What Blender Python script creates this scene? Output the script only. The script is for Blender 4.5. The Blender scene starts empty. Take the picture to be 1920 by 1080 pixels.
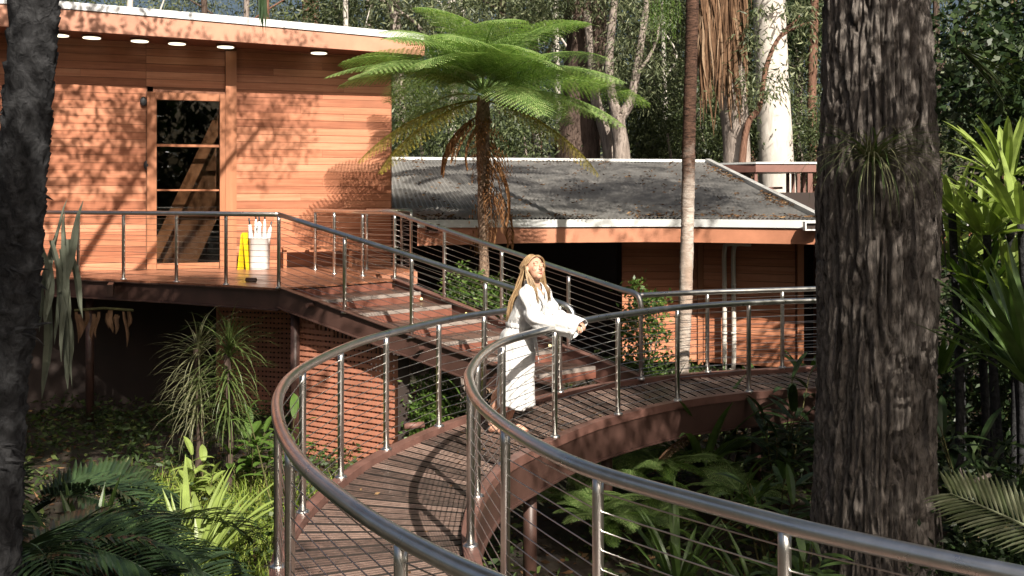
import bpy, math, random
import numpy as np
from mathutils import Vector, Matrix, noise

R = math.radians
rnd = random.Random(7)
nrg = np.random.default_rng(11)
scene = bpy.context.scene
col = scene.collection

# ------------------------------------------------------------------ camera, sky, sun, exposure
CAM_Z = 2.31
FPX = 1950.0           # focal length in photo pixels
HZ = 368.0             # horizon row in the photo
cam_data = bpy.data.cameras.new('camera')
cam = bpy.data.objects.new('camera', cam_data)
col.objects.link(cam)
cam.location = (0, 0, CAM_Z)
cam.rotation_euler = (R(90), 0, 0)
cam_data.sensor_width = 36
cam_data.lens = 36 * FPX / 1920
cam_data.shift_y = -(540 - HZ) / 1920
cam_data.clip_start = 0.05
cam_data.clip_end = 600
scene.camera = cam

SUN_EL = 39.5
SUN_AZ = math.atan2(0.37, -0.93)      # clockwise from +Y
world = bpy.data.worlds.new('World')
scene.world = world
world.use_nodes = True
wn = world.node_tree.nodes
wl = world.node_tree.links
sky = wn.new('ShaderNodeTexSky')
sky.sky_type = 'NISHITA'
sky.sun_disc = False
sky.sun_elevation = R(SUN_EL)
sky.sun_rotation = SUN_AZ
sky.air_density = 1.0
sky.dust_density = 7.0
bg = wn['Background']
bg.inputs['Strength'].default_value = 0.05
wl.new(sky.outputs[0], bg.inputs['Color'])

sun_data = bpy.data.lights.new('sun', 'SUN')
sun_data.energy = 5.0
sun_data.angle = R(0.5)
sun_data.color = (1.0, 0.93, 0.82)
sun = bpy.data.objects.new('sun', sun_data)
col.objects.link(sun)
_sd = Vector((math.sin(SUN_AZ) * math.cos(R(SUN_EL)), math.cos(SUN_AZ) * math.cos(R(SUN_EL)), math.sin(R(SUN_EL))))
sun.rotation_euler = _sd.to_track_quat('Z', 'Y').to_euler()
sun.location = _sd * 40

scene.view_settings.view_transform = 'Standard'
scene.view_settings.look = 'None'
scene.view_settings.gamma = 1
scene.view_settings.use_curve_mapping = False
scene.view_settings.exposure = 0.88
scene.cycles.max_bounces = 6
scene.cycles.diffuse_bounces = 1
scene.cycles.transparent_max_bounces = 12
scene.cycles.sample_clamp_indirect = 6


def at(x, y, z):
    """world point at height z seen at photo pixel (x, y)"""
    Y = FPX * (CAM_Z - z) / (y - HZ)
    return Vector(((x - 960) * Y / FPX, Y, z))


def atd(x, y, Y):
    """world point at depth Y seen at photo pixel (x, y)"""
    return Vector(((x - 960) * Y / FPX, Y, CAM_Z - (y - HZ) * Y / FPX))


# ------------------------------------------------------------------ materials
def nodes_of(name):
    m = bpy.data.materials.new(name)
    m.use_nodes = True
    nt = m.node_tree
    b = nt.nodes['Principled BSDF']
    return m, nt, b


def ramp(nt, stops):
    r = nt.nodes.new('ShaderNodeValToRGB')
    e = r.color_ramp.elements
    e[0].position, e[0].color = stops[0][0], (*stops[0][1], 1)
    e[1].position, e[1].color = stops[-1][0], (*stops[-1][1], 1)
    for p, c in stops[1:-1]:
        k = e.new(p)
        k.color = (*c, 1)
    return r


def coords(nt, kind='Object', scale=(1, 1, 1), rot=(0, 0, 0)):
    t = nt.nodes.new('ShaderNodeTexCoord')
    mp = nt.nodes.new('ShaderNodeMapping')
    mp.inputs['Scale'].default_value = scale
    mp.inputs['Rotation'].default_value = rot
    nt.links.new(t.outputs[kind], mp.inputs['Vector'])
    return mp


def tex_noise(nt, vec, scale, detail=4, rough=0.6, dist=0.0):
    n = nt.nodes.new('ShaderNodeTexNoise')
    n.inputs['Scale'].default_value = scale
    n.inputs['Detail'].default_value = detail
    n.inputs['Roughness'].default_value = rough
    n.inputs['Distortion'].default_value = dist
    if vec is not None:
        nt.links.new(vec, n.inputs['Vector'])
    return n


def bump(nt, b, height, strength=0.3, distance=0.02):
    bp = nt.nodes.new('ShaderNodeBump')
    bp.inputs['Strength'].default_value = strength
    bp.inputs['Distance'].default_value = distance
    nt.links.new(height, bp.inputs['Height'])
    nt.links.new(bp.outputs[0], b.inputs['Normal'])
    return bp


def mixcol(nt, fac, a, b_, mode='MIX'):
    m = nt.nodes.new('ShaderNodeMix')
    m.data_type = 'RGBA'
    m.blend_type = mode
    for sock, v in ((m.inputs[0], fac), (m.inputs[6], a), (m.inputs[7], b_)):
        if hasattr(v, 'links') or hasattr(v, 'is_linked'):
            nt.links.new(v, sock)
        elif isinstance(v, tuple):
            sock.default_value = (*v, 1) if len(v) == 3 else v
        else:
            sock.default_value = v
    return m.outputs[2]


def timber(name, stops, rough=0.5, grain=(0.6, 14, 14), spec=0.4, bmp=0.15, per_piece=0.5, stain=0.25, stain_scale=1.2, rot=0.0):
    """sawn timber: long grain, tone that changes from piece to piece, weather stains"""
    m, nt, b = nodes_of(name)
    mp = coords(nt, 'Object', grain, (0, 0, rot))
    inf = nt.nodes.new('ShaderNodeObjectInfo')
    off = nt.nodes.new('ShaderNodeVectorMath')
    off.operation = 'MULTIPLY_ADD'
    nt.links.new(inf.outputs['Random'], off.inputs[0])
    off.inputs[1].default_value = (37, 53, 71)
    nt.links.new(mp.outputs[0], off.inputs[2])
    n = tex_noise(nt, off.outputs[0], 1.0, 6, 0.62, 0.6)
    mp2 = coords(nt, 'Object', (1, 1, 1))
    n2 = tex_noise(nt, mp2.outputs[0], stain_scale, 5, 0.6)
    fac = nt.nodes.new('ShaderNodeMath')
    fac.operation = 'MULTIPLY_ADD'
    nt.links.new(inf.outputs['Random'], fac.inputs[0])
    fac.inputs[1].default_value = per_piece
    sub = nt.nodes.new('ShaderNodeMath')
    sub.operation = 'SUBTRACT'
    nt.links.new(n.outputs[0], sub.inputs[0])
    sub.inputs[1].default_value = per_piece * 0.5
    nt.links.new(sub.outputs[0], fac.inputs[2])
    rp = ramp(nt, stops)
    nt.links.new(fac.outputs[0], rp.inputs[0])
    st = ramp(nt, [(0.35, (1, 1, 1)), (0.75, (1 - stain, 1 - stain, 1 - stain))])
    nt.links.new(n2.outputs[0], st.inputs[0])
    c = mixcol(nt, 1.0, rp.outputs[0], st.outputs[0], 'MULTIPLY')
    nt.links.new(c, b.inputs['Base Color'])
    b.inputs['Roughness'].default_value = rough
    b.inputs['Specular IOR Level'].default_value = spec
    rr = nt.nodes.new('ShaderNodeMapRange')
    rr.inputs[3].default_value = rough - 0.14
    rr.inputs[4].default_value = rough + 0.16
    nt.links.new(n2.outputs[0], rr.inputs[0])
    nt.links.new(rr.outputs[0], b.inputs['Roughness'])
    bump(nt, b, n.outputs[0], bmp, 0.01)
    return m


def paint(name, c, rough=0.5, var=0.25, scale=3.0, metallic=0.0, bmp=0.05, streak=1.0):
    m, nt, b = nodes_of(name)
    mp = coords(nt, 'Object', (streak, streak, 1))
    n = tex_noise(nt, mp.outputs[0], scale, 6, 0.65)
    rp = ramp(nt, [(0.3, tuple(v * (1 - var) for v in c)), (0.7, tuple(min(1, v * (1 + var * 0.6)) for v in c))])
    nt.links.new(n.outputs[0], rp.inputs[0])
    nt.links.new(rp.outputs[0], b.inputs['Base Color'])
    rr = nt.nodes.new('ShaderNodeMapRange')
    rr.inputs[3].default_value = max(0.05, rough - 0.12)
    rr.inputs[4].default_value = min(1, rough + 0.15)
    nt.links.new(n.outputs[0], rr.inputs[0])
    nt.links.new(rr.outputs[0], b.inputs['Roughness'])
    b.inputs['Metallic'].default_value = metallic
    if bmp:
        n2 = tex_noise(nt, mp.outputs[0], scale * 14, 3, 0.6)
        bump(nt, b, n2.outputs[0], bmp, 0.005)
    return m


def steel(name, base=0.5, rough=0.2):
    m, nt, b = nodes_of(name)
    mp = coords(nt, 'Object', (1, 1, 1))
    n = tex_noise(nt, mp.outputs[0], 9, 6, 0.7)
    rp = ramp(nt, [(0.3, (base * 0.86, base * 0.84, base * 0.80)), (0.7, (base * 1.08, base * 1.06, base * 1.02))])
    nt.links.new(n.outputs[0], rp.inputs[0])
    nt.links.new(rp.outputs[0], b.inputs['Base Color'])
    b.inputs['Metallic'].default_value = 1
    rr = nt.nodes.new('ShaderNodeMapRange')
    rr.inputs[3].default_value = rough - 0.06
    rr.inputs[4].default_value = rough + 0.10
    n3 = tex_noise(nt, mp.outputs[0], 8, 3, 0.6)
    nt.links.new(n3.outputs[0], rr.inputs[0])
    nt.links.new(rr.outputs[0], b.inputs['Roughness'])
    n2 = tex_noise(nt, mp.outputs[0], 170, 2, 0.5)
    bump(nt, b, n2.outputs[0], 0.03, 0.001)
    return m


def leaf(name, stops, rough=0.45, trans=0.3, spec=0.4):
    """leaf: tone changes from leaf to leaf, some light comes through"""
    m, nt, b = nodes_of(name)
    g = nt.nodes.new('ShaderNodeNewGeometry')
    rp = ramp(nt, stops)
    nt.links.new(g.outputs['Random Per Island'], rp.inputs[0])
    mp = coords(nt, 'Object', (1, 1, 1))
    n = tex_noise(nt, mp.outputs[0], 6, 4, 0.6)
    v = ramp(nt, [(0.3, (0.7, 0.7, 0.7)), (0.7, (1.15, 1.15, 1.1))])
    nt.links.new(n.outputs[0], v.inputs[0])
    c = mixcol(nt, 1.0, rp.outputs[0], v.outputs[0], 'MULTIPLY')
    nt.links.new(c, b.inputs['Base Color'])
    b.inputs['Roughness'].default_value = rough
    b.inputs['Specular IOR Level'].default_value = spec
    t = nt.nodes.new('ShaderNodeBsdfTranslucent')
    tc = mixcol(nt, 1.0, c, (1.02, 1.15, 0.6), 'MULTIPLY')
    nt.links.new(tc, t.inputs['Color'])
    mx = nt.nodes.new('ShaderNodeMixShader')
    mx.inputs[0].default_value = trans
    nt.links.new(b.outputs[0], mx.inputs[1])
    nt.links.new(t.outputs[0], mx.inputs[2])
    nt.links.new(mx.outputs[0], nt.nodes['Material Output'].inputs['Surface'])
    return m


def bark(name, dark, light, scale=(5, 5, 0.8), bmp=0.6, patch=None, rough=0.9, dist=0.05):
    m, nt, b = nodes_of(name)
    mp = coords(nt, 'Object', scale)
    n = tex_noise(nt, mp.outputs[0], 2.5, 9, 0.68, 0.8)
    rp = ramp(nt, [(0.32, dark), (0.66, light)])
    nt.links.new(n.outputs[0], rp.inputs[0])
    out = rp.outputs[0]
    if patch:
        mp2 = coords(nt, 'Object', (1.2, 1.2, 0.5))
        n2 = tex_noise(nt, mp2.outputs[0], 2.2, 5, 0.6)
        f = ramp(nt, [(0.46, (0, 0, 0)), (0.6, (1, 1, 1))])
        nt.links.new(n2.outputs[0], f.inputs[0])
        out = mixcol(nt, f.outputs[0], rp.outputs[0], patch)
    nt.links.new(out, b.inputs['Base Color'])
    b.inputs['Roughness'].default_value = rough
    b.inputs['Specular IOR Level'].default_value = 0.2
    bump(nt, b, n.outputs[0], bmp, dist)
    return m


M = {}
M['barge'] = paint('barge', (0.40, 0.40, 0.39), 0.5, 0.25, 2)
M['cedar'] = timber('cedar', [(0.15, (0.33, 0.115, 0.058)), (0.5, (0.53, 0.205, 0.108)), (0.85, (0.68, 0.31, 0.18))], 0.5, (0.7, 9, 16), per_piece=0.5, stain=0.42, stain_scale=0.8)
M['cedar_dark'] = timber('cedar_dark', [(0.15, (0.16, 0.06, 0.03)), (0.85, (0.34, 0.14, 0.07))], 0.5, (0.7, 9, 16), per_piece=0.4)
M['frame_timber'] = timber('frame_timber', [(0.15, (0.32, 0.12, 0.055)), (0.85, (0.50, 0.21, 0.11))], 0.45, (9, 9, 0.7), per_piece=0.3)
M['fascia'] = paint('fascia', (0.50, 0.235, 0.15), 0.45, 0.2, 1.6, bmp=0.02)
M['fascia_low'] = paint('fascia_low', (0.47, 0.20, 0.115), 0.5, 0.25, 1.4, bmp=0.02)
M['white_metal'] = paint('white_metal', (0.74, 0.75, 0.75), 0.4, 0.1, 2.0, bmp=0.0)
M['gutter'] = paint('gutter', (0.66, 0.67, 0.66), 0.45, 0.18, 1.5, bmp=0.0)
M['soffit'] = paint('soffit', (0.20, 0.085, 0.05), 0.6, 0.2, 2, bmp=0.03)
M['girder'] = paint('girder', (0.075, 0.039, 0.031), 0.42, 0.35, 2.5, bmp=0.05)
M['kerb'] = paint('kerb', (0.165, 0.083, 0.066), 0.42, 0.4, 3.5, bmp=0.06)
M['deck_board'] = timber('deck_board', [(0.1, (0.06, 0.045, 0.039)), (0.45, (0.185, 0.122, 0.10)), (0.9, (0.40, 0.275, 0.225))], 0.36, (16, 16, 16), spec=0.55, per_piece=0.55, stain=0.5, stain_scale=2.6, bmp=0.25)
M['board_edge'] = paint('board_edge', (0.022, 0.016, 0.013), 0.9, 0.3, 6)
M['upper_board'] = timber('upper_board', [(0.1, (0.22, 0.085, 0.045)), (0.9, (0.40, 0.175, 0.10))], 0.3, (1, 14, 14), spec=0.55, per_piece=0.4, stain=0.3, stain_scale=2)
M['tread'] = timber('tread', [(0.1, (0.06, 0.036, 0.029)), (0.9, (0.19, 0.115, 0.088))], 0.42, (2, 14, 14), per_piece=0.3, stain=0.5, stain_scale=3)
M['riser'] = timber('riser', [(0.1, (0.16, 0.06, 0.04)), (0.9, (0.28, 0.11, 0.075))], 0.5, (2, 10, 14), per_piece=0.2)
M['nosing'] = paint('nosing', (0.30, 0.25, 0.22), 0.5, 0.4, 5, bmp=0.1)
M['steel'] = steel('steel', 0.74, 0.28)
M['cable'] = steel('cable', 0.6, 0.34)
M['lattice'] = paint('lattice', (0.52, 0.215, 0.135), 0.6, 0.3, 3, bmp=0.08)
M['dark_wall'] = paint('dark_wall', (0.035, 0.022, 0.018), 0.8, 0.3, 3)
M['downpipe'] = paint('downpipe', (0.62, 0.58, 0.52), 0.45, 0.15, 2)
M['grey_frame'] = paint('grey_frame', (0.20, 0.095, 0.075), 0.5, 0.2, 3)
M['bin_white'] = paint('bin_white', (0.80, 0.80, 0.79), 0.4, 0.06, 3, bmp=0.0)
M['umbrella_cloth'] = paint('umbrella_cloth', (0.74, 0.72, 0.69), 0.8, 0.2, 18, bmp=0.2)
M['umbrella_handle'] = paint('umbrella_handle', (0.05, 0.05, 0.055), 0.4, 0.2, 4)
M['yellow'] = paint('yellow', (0.85, 0.60, 0.02), 0.4, 0.1, 4, bmp=0.0)
M['red_print'] = paint('red_print', (0.35, 0.03, 0.02), 0.5, 0.1, 4, bmp=0.0)
M['concrete'] = paint('concrete', (0.32, 0.29, 0.26), 0.85, 0.3, 3, bmp=0.2)


def roof_mat():
    m, nt, b = nodes_of('corrugated_sheet')
    mp = coords(nt, 'Object', (1, 1, 1))
    n = tex_noise(nt, mp.outputs[0], 1.3, 8, 0.7)
    rp = ramp(nt, [(0.3, (0.12, 0.117, 0.112)), (0.55, (0.22, 0.212, 0.20)), (0.75, (0.34, 0.325, 0.30))])
    nt.links.new(n.outputs[0], rp.inputs[0])
    n2 = tex_noise(nt, mp.outputs[0], 7, 8, 0.8)
    f = ramp(nt, [(0.56, (0, 0, 0)), (0.7, (1, 1, 1))])
    nt.links.new(n2.outputs[0], f.inputs[0])
    c = mixcol(nt, f.outputs[0], rp.outputs[0], (0.10, 0.068, 0.045))
    nt.links.new(c, b.inputs['Base Color'])
    b.inputs['Roughness'].default_value = 0.7
    return m


M['roof'] = roof_mat()


def glass_mat():
    m, nt, b = nodes_of('window_glass')
    g = nt.nodes.new('ShaderNodeBsdfGlossy')
    g.inputs['Roughness'].default_value = 0.015
    t = nt.nodes.new('ShaderNodeBsdfTransparent')
    t.inputs['Color'].default_value = (0.72, 0.74, 0.72, 1)
    fr = nt.nodes.new('ShaderNodeFresnel')
    fr.inputs['IOR'].default_value = 1.5
    mx = nt.nodes.new('ShaderNodeMixShader')
    nt.links.new(fr.outputs[0], mx.inputs[0])
    nt.links.new(t.outputs[0], mx.inputs[1])
    nt.links.new(g.outputs[0], mx.inputs[2])
    nt.links.new(mx.outputs[0], nt.nodes['Material Output'].inputs['Surface'])
    return m


M['glass'] = glass_mat()


def glow(name, c, s):
    m, nt, b = nodes_of(name)
    b.inputs['Base Color'].default_value = (*c, 1)
    b.inputs['Emission Color'].default_value = (*c, 1)
    b.inputs['Emission Strength'].default_value = s
    return m


M['lamp'] = glow('lamp', (1.0, 0.93, 0.68), 1.1)
M['step_lamp'] = glow('step_lamp', (1.0, 0.8, 0.35), 0.7)


def ground_mat():
    m, nt, b = nodes_of('forest_floor')
    mp = coords(nt, 'Object', (1, 1, 1))
    n = tex_noise(nt, mp.outputs[0], 1.1, 10, 0.72)
    rp = ramp(nt, [(0.3, (0.018, 0.013, 0.008)), (0.5, (0.045, 0.03, 0.018)), (0.62, (0.03, 0.036, 0.012)), (0.75, (0.08, 0.055, 0.035))])
    nt.links.new(n.outputs[0], rp.inputs[0])
    nt.links.new(rp.outputs[0], b.inputs['Base Color'])
    b.inputs['Roughness'].default_value = 0.95
    n2 = tex_noise(nt, mp.outputs[0], 14, 8, 0.75)
    bump(nt, b, n2.outputs[0], 0.9, 0.08)
    return m


M['ground'] = ground_mat()
# leaves
M['fern'] = leaf('fern', [(0.0, (0.15, 0.26, 0.07)), (0.5, (0.25, 0.38, 0.12)), (1.0, (0.40, 0.50, 0.20))], 0.5, 0.4)
M['fern_yellow'] = leaf('fern_yellow', [(0.0, (0.24, 0.19, 0.03)), (1.0, (0.36, 0.30, 0.05))], 0.6, 0.35)
M['fern_dead'] = leaf('fern_dead', [(0.0, (0.13, 0.055, 0.025)), (1.0, (0.44, 0.23, 0.115))], 0.85, 0.15, 0.1)
M['dead_frond'] = leaf('dead_frond', [(0.0, (0.09, 0.05, 0.03)), (0.6, (0.22, 0.13, 0.08)), (1.0, (0.36, 0.26, 0.18))], 0.85, 0.15, 0.1)
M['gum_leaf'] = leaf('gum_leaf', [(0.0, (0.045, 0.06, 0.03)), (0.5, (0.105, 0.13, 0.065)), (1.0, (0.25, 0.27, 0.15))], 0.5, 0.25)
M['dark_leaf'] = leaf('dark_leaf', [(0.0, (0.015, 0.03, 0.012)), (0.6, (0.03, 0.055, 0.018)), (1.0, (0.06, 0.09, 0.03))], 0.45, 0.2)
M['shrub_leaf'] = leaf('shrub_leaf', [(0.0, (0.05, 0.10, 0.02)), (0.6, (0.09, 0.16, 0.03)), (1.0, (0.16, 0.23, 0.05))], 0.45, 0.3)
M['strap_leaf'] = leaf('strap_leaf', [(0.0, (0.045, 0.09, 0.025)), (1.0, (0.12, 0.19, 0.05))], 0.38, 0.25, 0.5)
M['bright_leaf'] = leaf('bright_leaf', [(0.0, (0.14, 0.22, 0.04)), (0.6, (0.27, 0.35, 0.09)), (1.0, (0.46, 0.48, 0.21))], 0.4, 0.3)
M['palm_leaf'] = leaf('palm_leaf', [(0.0, (0.018, 0.036, 0.018)), (1.0, (0.05, 0.085, 0.035))], 0.32, 0.15, 0.6)
M['spiky_leaf'] = leaf('spiky_leaf', [(0.0, (0.05, 0.085, 0.025)), (0.7, (0.11, 0.15, 0.045)), (1.0, (0.30, 0.27, 0.13))], 0.45, 0.2)
M['grass'] = leaf('grass', [(0.0, (0.14, 0.22, 0.03)), (0.6, (0.27, 0.36, 0.05)), (1.0, (0.42, 0.44, 0.12))], 0.55, 0.35)
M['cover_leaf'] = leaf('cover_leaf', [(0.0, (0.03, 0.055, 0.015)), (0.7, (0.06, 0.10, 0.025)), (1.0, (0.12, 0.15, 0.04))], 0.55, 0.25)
M['litter'] = leaf('litter', [(0.0, (0.05, 0.028, 0.015)), (0.6, (0.14, 0.075, 0.04)), (1.0, (0.30, 0.19, 0.10))], 0.85, 0.1, 0.1)
M['grey_strap'] = leaf('grey_strap', [(0.0, (0.07, 0.085, 0.06)), (1.0, (0.19, 0.20, 0.16))], 0.7, 0.2, 0.2)
M['pale_frond'] = leaf('pale_frond', [(0.0, (0.22, 0.27, 0.14)), (1.0, (0.42, 0.44, 0.30))], 0.5, 0.3)
M['spiky_pale'] = leaf('spiky_pale', [(0.0, (0.08, 0.10, 0.04)), (0.6, (0.20, 0.20, 0.11)), (1.0, (0.42, 0.38, 0.24))], 0.5, 0.2)
M['shrub_mid'] = leaf('shrub_mid', [(0.0, (0.03, 0.045, 0.02)), (0.6, (0.075, 0.10, 0.04)), (1.0, (0.16, 0.19, 0.08))], 0.5, 0.22)
# barks
M['bark_brown'] = bark('bark_brown', (0.022, 0.014, 0.011), (0.15, 0.105, 0.085), (6, 6, 0.7), 0.8)
M['bark_big'] = bark('bark_big', (0.024, 0.020, 0.018), (0.31, 0.27, 0.24), (8, 8, 2.6), 1.0)
M['bark_fibre'] = bark('bark_fibre', (0.012, 0.008, 0.006), (0.12, 0.062, 0.042), (5, 5, 11), 0.9)
M['bark_white'] = bark('bark_white', (0.40, 0.36, 0.32), (0.68, 0.64, 0.59), (2, 2, 0.6), 0.15, (0.52, 0.47, 0.42))
M['bark_grey'] = bark('bark_grey', (0.12, 0.095, 0.08), (0.38, 0.32, 0.28), (4, 4, 0.7), 0.5)
M['bark_palm'] = bark('bark_palm', (0.13, 0.085, 0.06), (0.42, 0.34, 0.28), (3, 3, 9), 0.5, (0.24, 0.15, 0.105))
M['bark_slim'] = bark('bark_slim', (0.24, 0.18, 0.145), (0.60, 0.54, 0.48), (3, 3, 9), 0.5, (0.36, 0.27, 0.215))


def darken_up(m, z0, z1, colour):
    """blends a dark banded colour into the upper part of a palm trunk"""
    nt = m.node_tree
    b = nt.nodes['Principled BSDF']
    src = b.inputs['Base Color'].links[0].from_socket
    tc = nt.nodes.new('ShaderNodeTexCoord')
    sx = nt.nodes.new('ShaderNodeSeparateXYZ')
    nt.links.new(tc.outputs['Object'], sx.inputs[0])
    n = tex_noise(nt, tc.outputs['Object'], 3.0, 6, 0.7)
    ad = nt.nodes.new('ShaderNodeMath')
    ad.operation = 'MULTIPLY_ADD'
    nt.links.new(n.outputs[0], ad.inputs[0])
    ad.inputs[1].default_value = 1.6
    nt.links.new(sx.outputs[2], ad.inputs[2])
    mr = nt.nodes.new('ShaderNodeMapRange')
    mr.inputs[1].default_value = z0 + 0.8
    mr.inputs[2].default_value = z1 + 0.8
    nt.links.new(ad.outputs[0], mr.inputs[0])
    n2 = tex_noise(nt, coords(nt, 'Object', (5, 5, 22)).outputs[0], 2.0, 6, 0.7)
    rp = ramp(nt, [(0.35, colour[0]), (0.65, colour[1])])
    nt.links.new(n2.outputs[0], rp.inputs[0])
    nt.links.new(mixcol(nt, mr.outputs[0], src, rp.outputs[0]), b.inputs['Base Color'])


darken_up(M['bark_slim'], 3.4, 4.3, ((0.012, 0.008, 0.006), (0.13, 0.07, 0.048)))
M['bark_black'] = bark('bark_black', (0.009, 0.009, 0.010), (0.055, 0.055, 0.058), (6, 6, 5), 0.8)
M['bark_red'] = bark('bark_red', (0.06, 0.03, 0.02), (0.24, 0.13, 0.09), (5, 5, 1), 0.6)
M['bark_fern'] = bark('bark_fern', (0.09, 0.05, 0.032), (0.40, 0.28, 0.20), (8, 8, 5), 1.0)
M['stem'] = bark('stem', (0.05, 0.05, 0.02), (0.13, 0.12, 0.05), (6, 6, 2), 0.3)
# person
M['skin'] = paint('skin', (0.56, 0.31, 0.215), 0.45, 0.12, 12, bmp=0.0)
M['skin'].node_tree.nodes['Principled BSDF'].inputs['Subsurface Weight'].default_value = 0.12
M['skin'].node_tree.nodes['Principled BSDF'].inputs['Subsurface Radius'].default_value = (0.012, 0.005, 0.003)
M['robe'] = paint('robe', (0.66, 0.655, 0.65), 0.85, 0.05, 30, bmp=0.25)
def cloth_creases(m):
    nt = m.node_tree
    b = nt.nodes['Principled BSDF']
    n = tex_noise(nt, coords(nt, 'Object', (1, 1, 0.55)).outputs[0], 11, 3, 0.5, 1.6)
    old = b.inputs['Normal'].links[0].from_node
    bp = nt.nodes.new('ShaderNodeBump')
    bp.inputs['Strength'].default_value = 0.55
    bp.inputs['Distance'].default_value = 0.03
    nt.links.new(n.outputs[0], bp.inputs['Height'])
    nt.links.new(old.outputs[0], bp.inputs['Normal'])
    nt.links.new(bp.outputs[0], b.inputs['Normal'])


cloth_creases(M['robe'])
M['lip'] = paint('lip', (0.42, 0.13, 0.10), 0.4, 0.1, 10, bmp=0.0)
M['lash'] = paint('lash', (0.07, 0.04, 0.028), 0.7, 0.1, 10, bmp=0.0)
M['gold'] = paint('gold', (0.7, 0.45, 0.15), 0.25, 0.1, 10, metallic=1.0, bmp=0.0)


def hair_mat():
    m, nt, b = nodes_of('blond_hair')
    g = nt.nodes.new('ShaderNodeNewGeometry')
    rp = ramp(nt, [(0.0, (0.13, 0.075, 0.036)), (0.5, (0.29, 0.18, 0.09)), (1.0, (0.50, 0.35, 0.19))])
    nt.links.new(g.outputs['Random Per Island'], rp.inputs[0])
    nt.links.new(rp.outputs[0], b.inputs['Base Color'])
    b.inputs['Roughness'].default_value = 0.42
    return m


M['hair'] = hair_mat()


# ------------------------------------------------------------------ mesh helpers
ORIGIN = {}


def V(*a):
    return Vector(a)


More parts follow.
